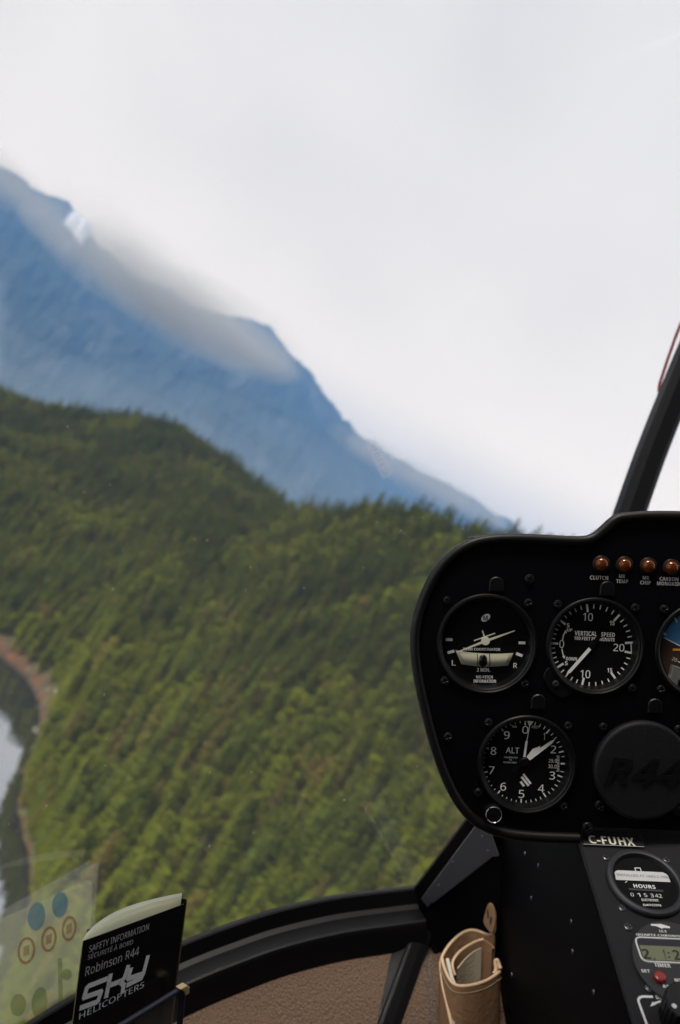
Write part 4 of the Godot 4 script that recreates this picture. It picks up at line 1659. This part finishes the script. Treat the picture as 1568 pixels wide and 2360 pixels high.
func clock(parent: Node, face: Transform3D) -> void:
	var o := node_part("clock", parent, "digital clock with LCD and red buttons")
	var X := func(x: float) -> float: return 1379.8 + 0.12 * x
	var Y := func(y: float) -> float: return 2094.8 + 0.12 * y
	var left := on_plane(face, X.call(585), Y.call(800))
	var top := on_plane(face, X.call(1110), Y.call(265))
	var R := 0.0325
	var c := face.translated_local(Vector3(left.x + R, top.y - R, 0))
	var g := Geo.new()
	g.lathe(PackedVector2Array([Vector2(R, 0), Vector2(R, 0.002), Vector2(R - 0.0006, 0.0026), Vector2(0, 0.0026)]), c, 72)
	part("case", g, paint(0.018, 0.0175, 0.0215, 0.5), o)
	var dt := c.translated_local(Vector3(0, 0, 0.0026))
	# LCD window
	var lc := Geo.new()
	var q0 := on_plane(dt, X.call(690), Y.call(545))
	var q1 := on_plane(dt, X.call(870), Y.call(1010))
	var half := -q0.x
	var box := PackedVector2Array([Vector2(-half, q0.y), Vector2(half, q0.y), Vector2(half, q1.y), Vector2(-half, q1.y)])
	var sm := PackedVector2Array()
	for i in 4:
		var p0 := box[i]
		var pa := box[(i + 3) % 4]
		var pb := box[(i + 1) % 4]
		for k in 6:
			var u := k / 5.0
			var s := p0 + (pa - p0).normalized() * 0.0045
			var e := p0 + (pb - p0).normalized() * 0.0045
			sm.append(s.lerp(p0, u).lerp(p0.lerp(e, u), u))
	var rim := PackedVector3Array()
	for v in sm:
		rim.append(dt * Vector3(v.x, v.y, 0.0001))
	var white := Geo.new()
	white.tube(rim, [0.0007], 6, true)
	part("display_outline", white, M.white, o)
	var back := Geo.new()
	var cut := PackedVector2Array()
	for v in sm:
		cut.append(v * 0.97)
	back.poly(sm, dt, 0.0002)
	part("display_recess", back, M.ink, o)
	var lcd := Geo.new()
	var la := on_plane(dt, X.call(770), Y.call(700))
	lcd.poly(PackedVector2Array([Vector2(-half + 0.0015, q1.y + 0.0012), Vector2(half - 0.0015, q1.y + 0.0012), Vector2(half - 0.0015, la.y), Vector2(-half + 0.0015, la.y)]), dt, 0.0004)
	part("display", lcd, M.lcd, o)
	var dg := Geo.new()
	for q in [["2", 835, 980, 868, 190], ["1", 1245, 1275, 880, 190], ["2", 1430, 1560, 890, 190]]:
		write(dg, dt, q[0], X.call(q[1]), Y.call(q[3]), X.call(q[2]), Y.call(q[3] + 4), 0.12 * q[4], true, 0.0006, 0.0)
	for q in [[1075, 968], [1340, 855], [1352, 935]]:
		var p := on_plane(dt, X.call(q[0]), Y.call(q[1]))
		dg.poly(ring_points(0.0007, 8), dt.translated_local(Vector3(p.x, p.y, 0)), 0.0006)
	part("display_digits", dg, M.ink, o)
	var tx := Geo.new()
	for q in [["QUARTZ CHRONOMETER", 720, 498, 1890, 545, 48], ["LC-2", 1168, 428, 1302, 434, 46], ["TIMER", 1070, 1075, 1380, 1095, 72], ["SET", 820, 1190, 985, 1200, 58], ["RST", 1240, 1488, 1405, 1498, 58], ["MODE", 1460, 1368, 1690, 1380, 58]]:
		write(tx, dt, q[0], X.call(q[1]), Y.call(q[2]), X.call(q[3]), Y.call(q[4]), 0.12 * q[5], true)
	shape(tx, dt, [[X.call(1005), Y.call(292)], [X.call(1170), Y.call(310)], [X.call(1190), Y.call(288)], [X.call(1230), Y.call(322)], [X.call(1372), Y.call(345)], [X.call(1368), Y.call(378)], [X.call(1255), Y.call(368)], [X.call(1212), Y.call(385)], [X.call(1120), Y.call(338)], [X.call(1005), Y.call(322)]])
	shape(tx, dt, [[X.call(1115), Y.call(1040)], [X.call(1150), Y.call(1000)], [X.call(1185), Y.call(1042)]])
	part("captions", tx, M.print, o)
	for q in [[1170, 1330], [1640, 1520]]:
		var bt := on_face(dt, X.call(q[0]), Y.call(q[1]))
		var b := Geo.new()
		b.lathe(PackedVector2Array([Vector2(0.0042, 0), Vector2(0.0042, 0.0022), Vector2(0.0038, 0.0029), Vector2(0.0028, 0.0032), Vector2(0, 0.0033)]), bt, 24)
		part("button", b, M.red, o)
	for q in [[565, 355], [975, 1530]]:
		screw(o, on_face(face, X.call(q[0]), Y.call(q[1])), 0.0033, q[0], M.steel)
	# dimmer
	var dm := node_part("dimmer", parent, "black dimmer knob with white dot beside its white outline")
	var line := Geo.new()
	stroke(line, face, [[X.call(1030), Y.call(1692)], [X.call(850), Y.call(1688)], [X.call(790), Y.call(1705)], [X.call(762), Y.call(1750)], [X.call(770), Y.call(1800)], [X.call(920), Y.call(2215)], [X.call(1010), Y.call(2460)]], 4.4, 0.0004)
	write(line, face, "DIM", X.call(1100), Y.call(1700), X.call(1272), Y.call(1712), 8.0, true)
	stroke(line, face, [[X.call(1262), Y.call(1780)], [X.call(1170), Y.call(1785)], [X.call(1080), Y.call(1815)]], 3.4, 0.0004)
	shape(line, face, [[X.call(988), Y.call(1885)], [X.call(1035), Y.call(1785)], [X.call(1110), Y.call(1838)]], 0.0004)
	part("caption", line, M.print, dm)
	var kt := on_face(face, X.call(1560), Y.call(2120))
	var kn := Geo.new()
	var kr := 0.0138
	var pts := PackedVector2Array()
	for k in 48:
		pts.append(Vector2.RIGHT.rotated(TAU * k / 48) * kr * (1.0 if k % 2 == 0 else 0.965))
	kn.prism(pts, kt, 0.0, 0.02, 0.001)
	part("knob", kn, M.bezel, dm)
	var dot := Geo.new()
	var q := kt.translated_local(Vector3(0, 0, 0.02))
	var dp := on_plane(q, X.call(1452), Y.call(1868))
	dot.poly(ring_points(0.0016, 14), q.translated_local(Vector3(dp.x, dp.y, 0)), 0.0004)
	part("pointer_dot", dot, M.white, dm)

# ---------------------------------------------------------------- leather pouch on the console side
func band(g: Geo, path: PackedVector3Array, down: Vector3, thick: float, low: Array) -> void:
	# a standing leather wall: path is its upper edge, low the depth of the wall at each point
	for i in path.size() - 1:
		var a := path[i]
		var b := path[i + 1]
		var d := (b - a).normalized()
		var o := d.cross(down).normalized() * thick * 0.5
		var la: float = low[mini(i, low.size() - 1)]
		var lb: float = low[mini(i + 1, low.size() - 1)]
		g.quad(a + o, b + o, b + o + down * lb, a + o + down * la, o)
		g.quad(a - o, b - o, b - o + down * lb, a - o + down * la, -o)
		g.quad(a + o, b + o, b - o, a - o, -down)

func pouch() -> void:
	var o := thing("leather_pouch", cabin, "tan leather pouch hanging on the side of the black console", "pouch")
	var X := func(x: float) -> float: return 978.4 + 0.1361 * x
	var Y := func(y: float) -> float: return 2038.4 + 0.1361 * y
	var hide := rough_skin(paint(0.27, 0.155, 0.085, 0.6, 0.0, 0.4), noise_texture(0.03, 256, 14, true, 5.0), 14.0, 0.4)
	var pale := paint(0.58, 0.4, 0.25, 0.7)
	var lining := rough_skin(paint(0.42, 0.36, 0.27, 0.85), noise_texture(0.06, 128, 15, true, 4.0), 30.0, 0.4)
	var down := Vector3(0.0, -1.0, 0.06).normalized()
	var rail := func(list: Array) -> PackedVector3Array:
		var out := PackedVector3Array()
		for q in list:
			out.append(at(X.call(q[0]), Y.call(q[1]), q[2]))
		return smooth_path(out, 6)
	# front wall: from left fold round the front to the clip at the console
	var front: PackedVector3Array = rail.call([[300, 1250, 0.905], [340, 1420, 0.888], [420, 1600, 0.872], [520, 1700, 0.862], [680, 1722, 0.857], [900, 1685, 0.86], [1090, 1610, 0.868], [1235, 1510, 0.876], [1275, 1460, 0.882], [1240, 1300, 0.89]])
	var g := Geo.new()
	band(g, front, down, 0.0028, [0.22])
	part("front_wall", g, hide, o)
	var e := Geo.new()
	e.tube(front, [0.0018], 8)
	part("front_edge", e, pale, o)
	var thread := Geo.new()
	for i in range(2, front.size() - 3, 1):
		for k in 2:
			var a: Vector3 = front[i].lerp(front[i + 1], k * 0.5 + 0.05)
			var b: Vector3 = front[i].lerp(front[i + 1], k * 0.5 + 0.35)
			var o1 := (b - a).normalized().cross(down).normalized() * 0.0016
			if o1.z < 0.0:
				o1 = -o1
			thread.tube(PackedVector3Array([a + down * 0.0065 + o1, b + down * 0.0065 + o1]), [0.0004], 5)
	part("stitching", thread, paint(0.5, 0.4, 0.26, 0.8), o)
	# outer back wall
	var back: PackedVector3Array = rail.call([[285, 1520, 0.905], [275, 1380, 0.91], [305, 1220, 0.918], [420, 1030, 0.928], [580, 870, 0.935], [740, 785, 0.938], [880, 785, 0.936], [1010, 830, 0.932], [1120, 850, 0.928], [1180, 790, 0.925], [1195, 640, 0.925]])
	var b := Geo.new()
	band(b, back, down, 0.0028, [0.2, 0.2])
	part("back_wall", b, hide, o)
	var be := Geo.new()
	be.tube(back, [0.0018], 8)
	part("back_edge", be, pale, o)
	# inner divider and its pale lining
	var inner: PackedVector3Array = rail.call([[520, 1540, 0.884], [480, 1400, 0.89], [490, 1290, 0.897], [580, 1160, 0.906], [720, 1050, 0.913], [880, 965, 0.918], [1000, 930, 0.92]])
	var n := Geo.new()
	band(n, inner, down, 0.0026, [0.14])
	part("divider", n, hide, o)
	var ne := Geo.new()
	ne.tube(inner, [0.0016], 8)
	part("divider_edge", ne, pale, o)
	var ln := Geo.new()
	var card: PackedVector3Array = rail.call([[560, 1420, 0.893], [700, 1250, 0.905], [840, 1130, 0.912], [965, 1075, 0.915]])
	band(ln, card, down, 0.0015, [0.16])
	part("lining", ln, lining, o)
	var ws := Geo.new()
	var strip: PackedVector3Array = rail.call([[390, 1250, 0.9], [430, 1420, 0.884], [470, 1580, 0.872], [520, 1690, 0.8655]])
	band(ws, strip, down, 0.0035, [0.018, 0.02, 0.03])
	part("folded_lining", ws, paint(0.5, 0.47, 0.4, 0.8), o)
	# inner right wall seen through the mouth
	var rw := Geo.new()
	var right: PackedVector3Array = rail.call([[980, 940, 0.921], [1060, 960, 0.919], [1150, 1040, 0.914], [1170, 1080, 0.91]])
	band(rw, right, down, 0.0028, [0.16])
	part("end_wall", rw, hide, o)
	# hanging strap loop at the top with its slots
	var strap := Geo.new()
	var st := frame(at(X.call(1120), Y.call(600), 0.925), Vector3(1, 0.1, 0.9), Vector3(-0.6, 0.15, 0.8))
	var pts := PackedVector2Array()
	for q in [[990, 600], [1060, 350], [1100, 312], [1150, 345], [1210, 520], [1195, 700], [1150, 840], [1090, 800], [1010, 690]]:
		pts.append(on_plane(st, X.call(q[0]), Y.call(q[1])))
	strap.prism(smooth_outline(pts, 1), st, -0.003, 0.0, 0.0008)
	part("hanging_tab", strap, hide, o)
	for q in [[[1062, 430], [1085, 410], [1095, 560], [1070, 590]], [[1120, 540], [1150, 560], [1130, 690], [1105, 650]]]:
		var hole := Geo.new()
		var hp := PackedVector2Array()
		for w in q:
			hp.append(on_plane(st, X.call(w[0]), Y.call(w[1])))
		hole.poly(hp, st, 0.0004)
		part("slot", hole, M.ink, o)
	# long outer seam running down on the left
	var seam: PackedVector3Array = rail.call([[285, 1500, 0.9], [320, 1750, 0.885], [390, 2050, 0.87], [460, 2380, 0.855]])
	var s := Geo.new()
	s.tube(seam, [0.0019], 8)
	part("seam", s, pale, o)
	var fold := Geo.new()
	for i in seam.size() - 1:
		var u := 0.011 * smoothstep(0.0, 10.0, i)
		var u2 := 0.011 * smoothstep(0.0, 10.0, i + 1)
		fold.quad(seam[i], seam[i + 1], seam[i + 1] + Vector3(u2, 0.002, -0.004), seam[i] + Vector3(u, 0.002, -0.004), Vector3(0, 0.3, 1))
	part("seam_fold", fold, paint(0.4, 0.36, 0.29, 0.8), o)
	var clip := Geo.new()
	var cp: PackedVector3Array = rail.call([[1180, 1520, 0.878], [1215, 1430, 0.882], [1200, 1310, 0.886], [1235, 1285, 0.886], [1262, 1350, 0.884], [1290, 1430, 0.88]])
	clip.tube(cp, [0.0022], 8)
	part("clip_loop", clip, pale, o)

# ---------------------------------------------------------------- booklet in the door pocket
func booklet() -> void:
	var X := func(x: float) -> float: return 0.4 * x
	var Y := func(y: float) -> float: return 1881.6 + 0.4 * y
	var lt := at(X.call(482), Y.call(718), 0.60)
	var rt := at(X.call(1062), Y.call(505), 0.68)
	var ex := (rt - lt).normalized()
	var wide := lt.distance_to(rt)
	var nrm := ex.cross(Vector3(0.02, 1.0, 0.0)).normalized()
	if nrm.dot(lt) > 0.0:
		nrm = -nrm
	var t := frame(lt, ex, nrm)
	var tall := 0.15
	var o := thing("safety_booklet", cabin, "black safety booklet with white lettering standing in the door pocket", "booklet")
	var cover_m := paint(0.010, 0.009, 0.0095, 0.22, 0.0, 0.5)
	var cover := Geo.new()
	cover.prism(PackedVector2Array([Vector2(0, -tall), Vector2(wide, -tall), Vector2(wide, 0), Vector2(0, 0)]), t, -0.0004, 0.0)
	part("front_cover", cover, cover_m, o)
	# rounded spine
	var spine := Geo.new()
	var fr: Array = []
	for k in 9:
		var a := -PI / 2 + PI * k / 8.0
		fr.append(Vector2(wide + 0.006 * cos(a), -0.0042 - 0.004 * sin(a)))
	for k in 8:
		var p: Vector2 = fr[k]
		var q: Vector2 = fr[k + 1]
		spine.quad(t * Vector3(p.x, 0.001, p.y), t * Vector3(q.x, 0.001, q.y), t * Vector3(q.x, -tall, q.y), t * Vector3(p.x, -tall, p.y), t.basis * Vector3(p.x - wide, 0, p.y + 0.004))
	part("spine", spine, cover_m, o)
	# pages and back cover bowed away from the front cover
	var paper := paint(0.86, 0.86, 0.78, 0.7)
	paper.backlight_enabled = true
	paper.backlight = Color(0.95, 0.95, 0.85)
	var bow := [[0.0085, 0.0], [0.005, 0.0], [0.0115, 0.0]]
	for s in 3:
		var g := Geo.new()
		var depth: float = bow[s][0]
		var up: float = [0.0058, 0.0024, 0.008][s]
		var prev := Vector3.ZERO
		for k in 17:
			var u := k / 16.0
			var z := -0.0012 - depth * sin(PI * pow(u, 0.8)) * (1.0 - 0.25 * u) - 0.004 * u
			var y := up * sin(PI * pow(u, 0.7) * 0.62)
			var p := Vector3(u * (wide + 0.001), y, z)
			if k > 0:
				g.quad(t * prev, t * p, t * Vector3(p.x, -tall, p.z), t * Vector3(prev.x, -tall, prev.z), nrm)
			prev = p
		part("page", g, paper, o)
	var back := Geo.new()
	var bt := t.translated_local(Vector3(0, 0, -0.0145))
	back.prism(PackedVector2Array([Vector2(0.014, -tall), Vector2(wide, -tall), Vector2(wide, -0.001), Vector2(0.014, -0.001)]), bt, -0.0006, 0.0)
	part("back_cover", back, cover_m, o)
	# lettering
	var grey := Geo.new()
	for q in [["SAFETY INFORMATION", 513, 765, 858, 633, 36], ["SÉCURITÉ À BORD", 507, 808, 767, 717, 34], ["Robinson R44", 493, 893, 802, 770, 52]]:
		write(grey, t, q[0], X.call(q[1]), Y.call(q[2]), X.call(q[3]), Y.call(q[4]), 0.4 * q[5])
	part("lettering", grey, paint(0.5, 0.5, 0.5, 0.5), o)
	var logo := Geo.new()
	for line in [[[614, 935], [512, 976], [500, 988], [484, 1042], [582, 1008], [566, 1058], [556, 1068], [464, 1102]], [[638, 905], [610, 1046]], [[626, 975], [700, 946], [716, 930], [738, 862]], [[690, 950], [712, 970], [706, 1012]], [[754, 878], [738, 934], [826, 904]], [[852, 806], [826, 904], [814, 930], [734, 970]]]:
		var pts: Array = []
		for q in line:
			pts.append([X.call(q[0]), Y.call(q[1])])
		stroke(logo, t, pts, 12.0)
	write(logo, t, "HELICOPTERS", X.call(456), Y.call(1152), X.call(830), Y.call(965), 13.5, false, 0.0004)
	part("logo", logo, paint(0.88, 0.9, 0.9, 0.5), o)
	# clear door pocket with dark piping
	var pk := thing("door_pocket", cabin, "clear vinyl door pocket with dark blue piping holding the booklet", "pocket")
	var pt := t.translated_local(Vector3(0, 0, 0.012))
	var a := on_plane(pt, X.call(640), Y.call(1240))
	var b := on_plane(pt, X.call(1058), Y.call(985))
	var c := on_plane(pt, X.call(1035), Y.call(1215))
	var pipe := Geo.new()
	var path := PackedVector3Array()
	for q in [a + (a - b) * 0.6, a, a.lerp(b, 0.5), b, b.lerp(c, 0.04), c, c + (c - b)]:
		path.append(pt * Vector3(q.x, q.y, 0))
	pipe.tube(path, [0.0026], 10)
	part("piping", pipe, paint(0.012, 0.013, 0.028, 0.45), pk)
	var sheet := Geo.new()
	var corner := b + (c - b) * 2.0
	sheet.poly(PackedVector2Array([a + (a - b) * 0.6, b, corner, a + (a - b) * 0.6 + (c - b) * 2.0]), pt, -0.001)
	var vinyl := paint(0.45, 0.42, 0.38, 0.12)
	vinyl.transparency = BaseMaterial3D.TRANSPARENCY_ALPHA
	vinyl.albedo_color.a = 0.16
	part("vinyl_sheet", sheet, vinyl, pk)
	var tab := Geo.new()
	var cp := PackedVector2Array()
	for q in [[1022, 985], [1062, 962], [1078, 972], [1076, 1010], [1056, 1022], [1050, 1000]]:
		cp.append(on_plane(pt, X.call(q[0]), Y.call(q[1])))
	tab.prism(cp, pt, -0.002, 0.004, 0.0006)
	part("corner_binding", tab, paint(0.42, 0.32, 0.17, 0.7), pk)

# ---------------------------------------------------------------- on and outside the glass
func small_things() -> void:
	# red yarn outside, along the centre bow
	var y := thing("yaw_string", cabin, "red twisted yarn hanging beside the black windshield bow", "yarn")
	var base := PackedVector3Array()
	for q in [[1519, 903], [1521, 885], [1532, 850], [1545, 812], [1557, 778], [1570, 745], [1600, 670], [1650, 560]]:
		base.append(on_bubble(q[0], q[1], -0.004))
	base = smooth_path(base, 14)
	for s in 2:
		var path := PackedVector3Array()
		for i in base.size():
			var d := (base[mini(i + 1, base.size() - 1)] - base[maxi(i - 1, 0)]).normalized()
			var o1 := d.cross(Vector3.BACK).normalized()
			var w := i * 1.25 + PI * s
			path.append(base[i] + (o1 * cos(w) + d.cross(o1) * sin(w)) * 0.0012)
		var g := Geo.new()
		g.tube(path, [0.0015], 7)
		part("strand", g, paint(0.26, 0.006, 0.012, 0.9), y)
	# mirrored placard reflection, painted on as a thin layer over the glass
	var n := (on_bubble(875, 1057) - bubble_c).normalized()
	var ta := on_bubble(857, 1020)
	var tb := on_bubble(893, 1094)
	var t := frame((ta + tb) * 0.5 + n * 0.002, tb - ta, -n)
	var placard_reflection := thing("registration_reflection", cabin, "faint reflection of mirrored C-FUHX painted onto the windshield", "placard_reflection")
	var g := Geo.new()
	var w := ta.distance_to(tb) * 0.56
	g.poly(PackedVector2Array([Vector2(-w, -0.0085), Vector2(w, -0.0085), Vector2(w, 0.0085), Vector2(-w, 0.0085)]), t, 0.0)
	var reflection_film := paint(0.8, 0.82, 0.85, 0.4)
	reflection_film.transparency = BaseMaterial3D.TRANSPARENCY_ALPHA
	reflection_film.albedo_color.a = 0.2
	reflection_film.backlight_enabled = true
	reflection_film.backlight = Color(0.95, 0.95, 0.95)
	part("reflection_film", g, reflection_film, placard_reflection)
	var l := letters("C-FUHX", false)
	var tris: PackedVector2Array = l[0]
	var box: Rect2 = l[1]
	var tx := Geo.new()
	for i in range(0, tris.size(), 3):
		var p: Array = []
		for j in 3:
			var v := tris[i + j] - box.get_center()
			p.append(t * Vector3(-v.x * w * 1.7 / box.size.x, v.y * 0.0085 / box.size.y, 0.0003))
		tx.flat(p[0], p[1], p[2], -n)
	var ink := paint(0.12, 0.17, 0.25, 0.6)
	ink.transparency = BaseMaterial3D.TRANSPARENCY_ALPHA
	ink.albedo_color.a = 0.3
	part("lettering", tx, ink, placard_reflection)
	# dust and fly specks stuck to the windshield
	var rg := RandomNumberGenerator.new()
	rg.seed = 5
	var specks := Geo.new()
	for k in 110:
		var x := rg.randf_range(20, 1400)
		var yy := rg.randf_range(900, 2030)
		if k > 60:
			x = 990 + rg.randfn() * 90
			yy = 1215 + rg.randfn() * 60
		var p := on_bubble(x, yy, 0.002)
		var nn := (bubble_c - p).normalized()
		var pt := frame(p, Vector3.RIGHT.rotated(Vector3.BACK, rg.randf() * TAU), nn)
		var r := rg.randf_range(0.00025, 0.0007)
		var pts := PackedVector2Array()
		for j in 6:
			pts.append(Vector2(cos(TAU * j / 6) * r * rg.randf_range(0.5, 2.0), sin(TAU * j / 6) * r * rg.randf_range(0.5, 1.1)))
		specks.poly(pts, pt, 0.0)
	var dust := part("dust_specks", specks, paint(0.6, 0.6, 0.57, 0.8), self)
	dust.transform = cabin
	meta(dust, "small pale dust specks stuck to the curved windshield", "dust", "", "stuff")
	card_reflection()

# windshield reflection of a pictogram card, built as a clear sheet on the rail
func card_reflection() -> void:
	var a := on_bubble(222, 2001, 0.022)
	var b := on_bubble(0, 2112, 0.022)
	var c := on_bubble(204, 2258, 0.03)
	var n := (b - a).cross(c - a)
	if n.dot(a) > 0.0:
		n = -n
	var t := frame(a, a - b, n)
	var o := thing("reflected_card", cabin, "pale windshield reflection built as a see-through card with blue and red round pictograms", "card")
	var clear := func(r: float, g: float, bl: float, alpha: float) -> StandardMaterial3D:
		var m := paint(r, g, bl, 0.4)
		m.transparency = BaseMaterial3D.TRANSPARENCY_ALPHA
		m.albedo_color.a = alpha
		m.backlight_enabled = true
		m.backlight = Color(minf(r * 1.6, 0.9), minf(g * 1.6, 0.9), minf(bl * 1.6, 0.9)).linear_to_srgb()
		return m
	var X := func(x: float) -> float: return 0.4 * x
	var Y := func(y: float) -> float: return 1881.6 + 0.4 * y
	var reflection_film := Geo.new()
	shape(reflection_film, t, [[-120.0, 2170.0], [-120.0, 2420.0], [60.0, 2352.0], [204.0, 2268.0], [212.0, 2240.0], [228.0, 1986.0], [205.0, 1997.0], [204.0, 1984.0]], 0.0)
	part("reflection_film", reflection_film, clear.call(0.6, 0.62, 0.6, 0.12), o)
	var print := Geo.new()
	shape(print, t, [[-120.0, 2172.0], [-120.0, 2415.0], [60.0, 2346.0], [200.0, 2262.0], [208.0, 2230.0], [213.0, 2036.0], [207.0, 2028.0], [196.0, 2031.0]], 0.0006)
	part("reflected_sheet", print, clear.call(0.42, 0.44, 0.27, 0.23), o)
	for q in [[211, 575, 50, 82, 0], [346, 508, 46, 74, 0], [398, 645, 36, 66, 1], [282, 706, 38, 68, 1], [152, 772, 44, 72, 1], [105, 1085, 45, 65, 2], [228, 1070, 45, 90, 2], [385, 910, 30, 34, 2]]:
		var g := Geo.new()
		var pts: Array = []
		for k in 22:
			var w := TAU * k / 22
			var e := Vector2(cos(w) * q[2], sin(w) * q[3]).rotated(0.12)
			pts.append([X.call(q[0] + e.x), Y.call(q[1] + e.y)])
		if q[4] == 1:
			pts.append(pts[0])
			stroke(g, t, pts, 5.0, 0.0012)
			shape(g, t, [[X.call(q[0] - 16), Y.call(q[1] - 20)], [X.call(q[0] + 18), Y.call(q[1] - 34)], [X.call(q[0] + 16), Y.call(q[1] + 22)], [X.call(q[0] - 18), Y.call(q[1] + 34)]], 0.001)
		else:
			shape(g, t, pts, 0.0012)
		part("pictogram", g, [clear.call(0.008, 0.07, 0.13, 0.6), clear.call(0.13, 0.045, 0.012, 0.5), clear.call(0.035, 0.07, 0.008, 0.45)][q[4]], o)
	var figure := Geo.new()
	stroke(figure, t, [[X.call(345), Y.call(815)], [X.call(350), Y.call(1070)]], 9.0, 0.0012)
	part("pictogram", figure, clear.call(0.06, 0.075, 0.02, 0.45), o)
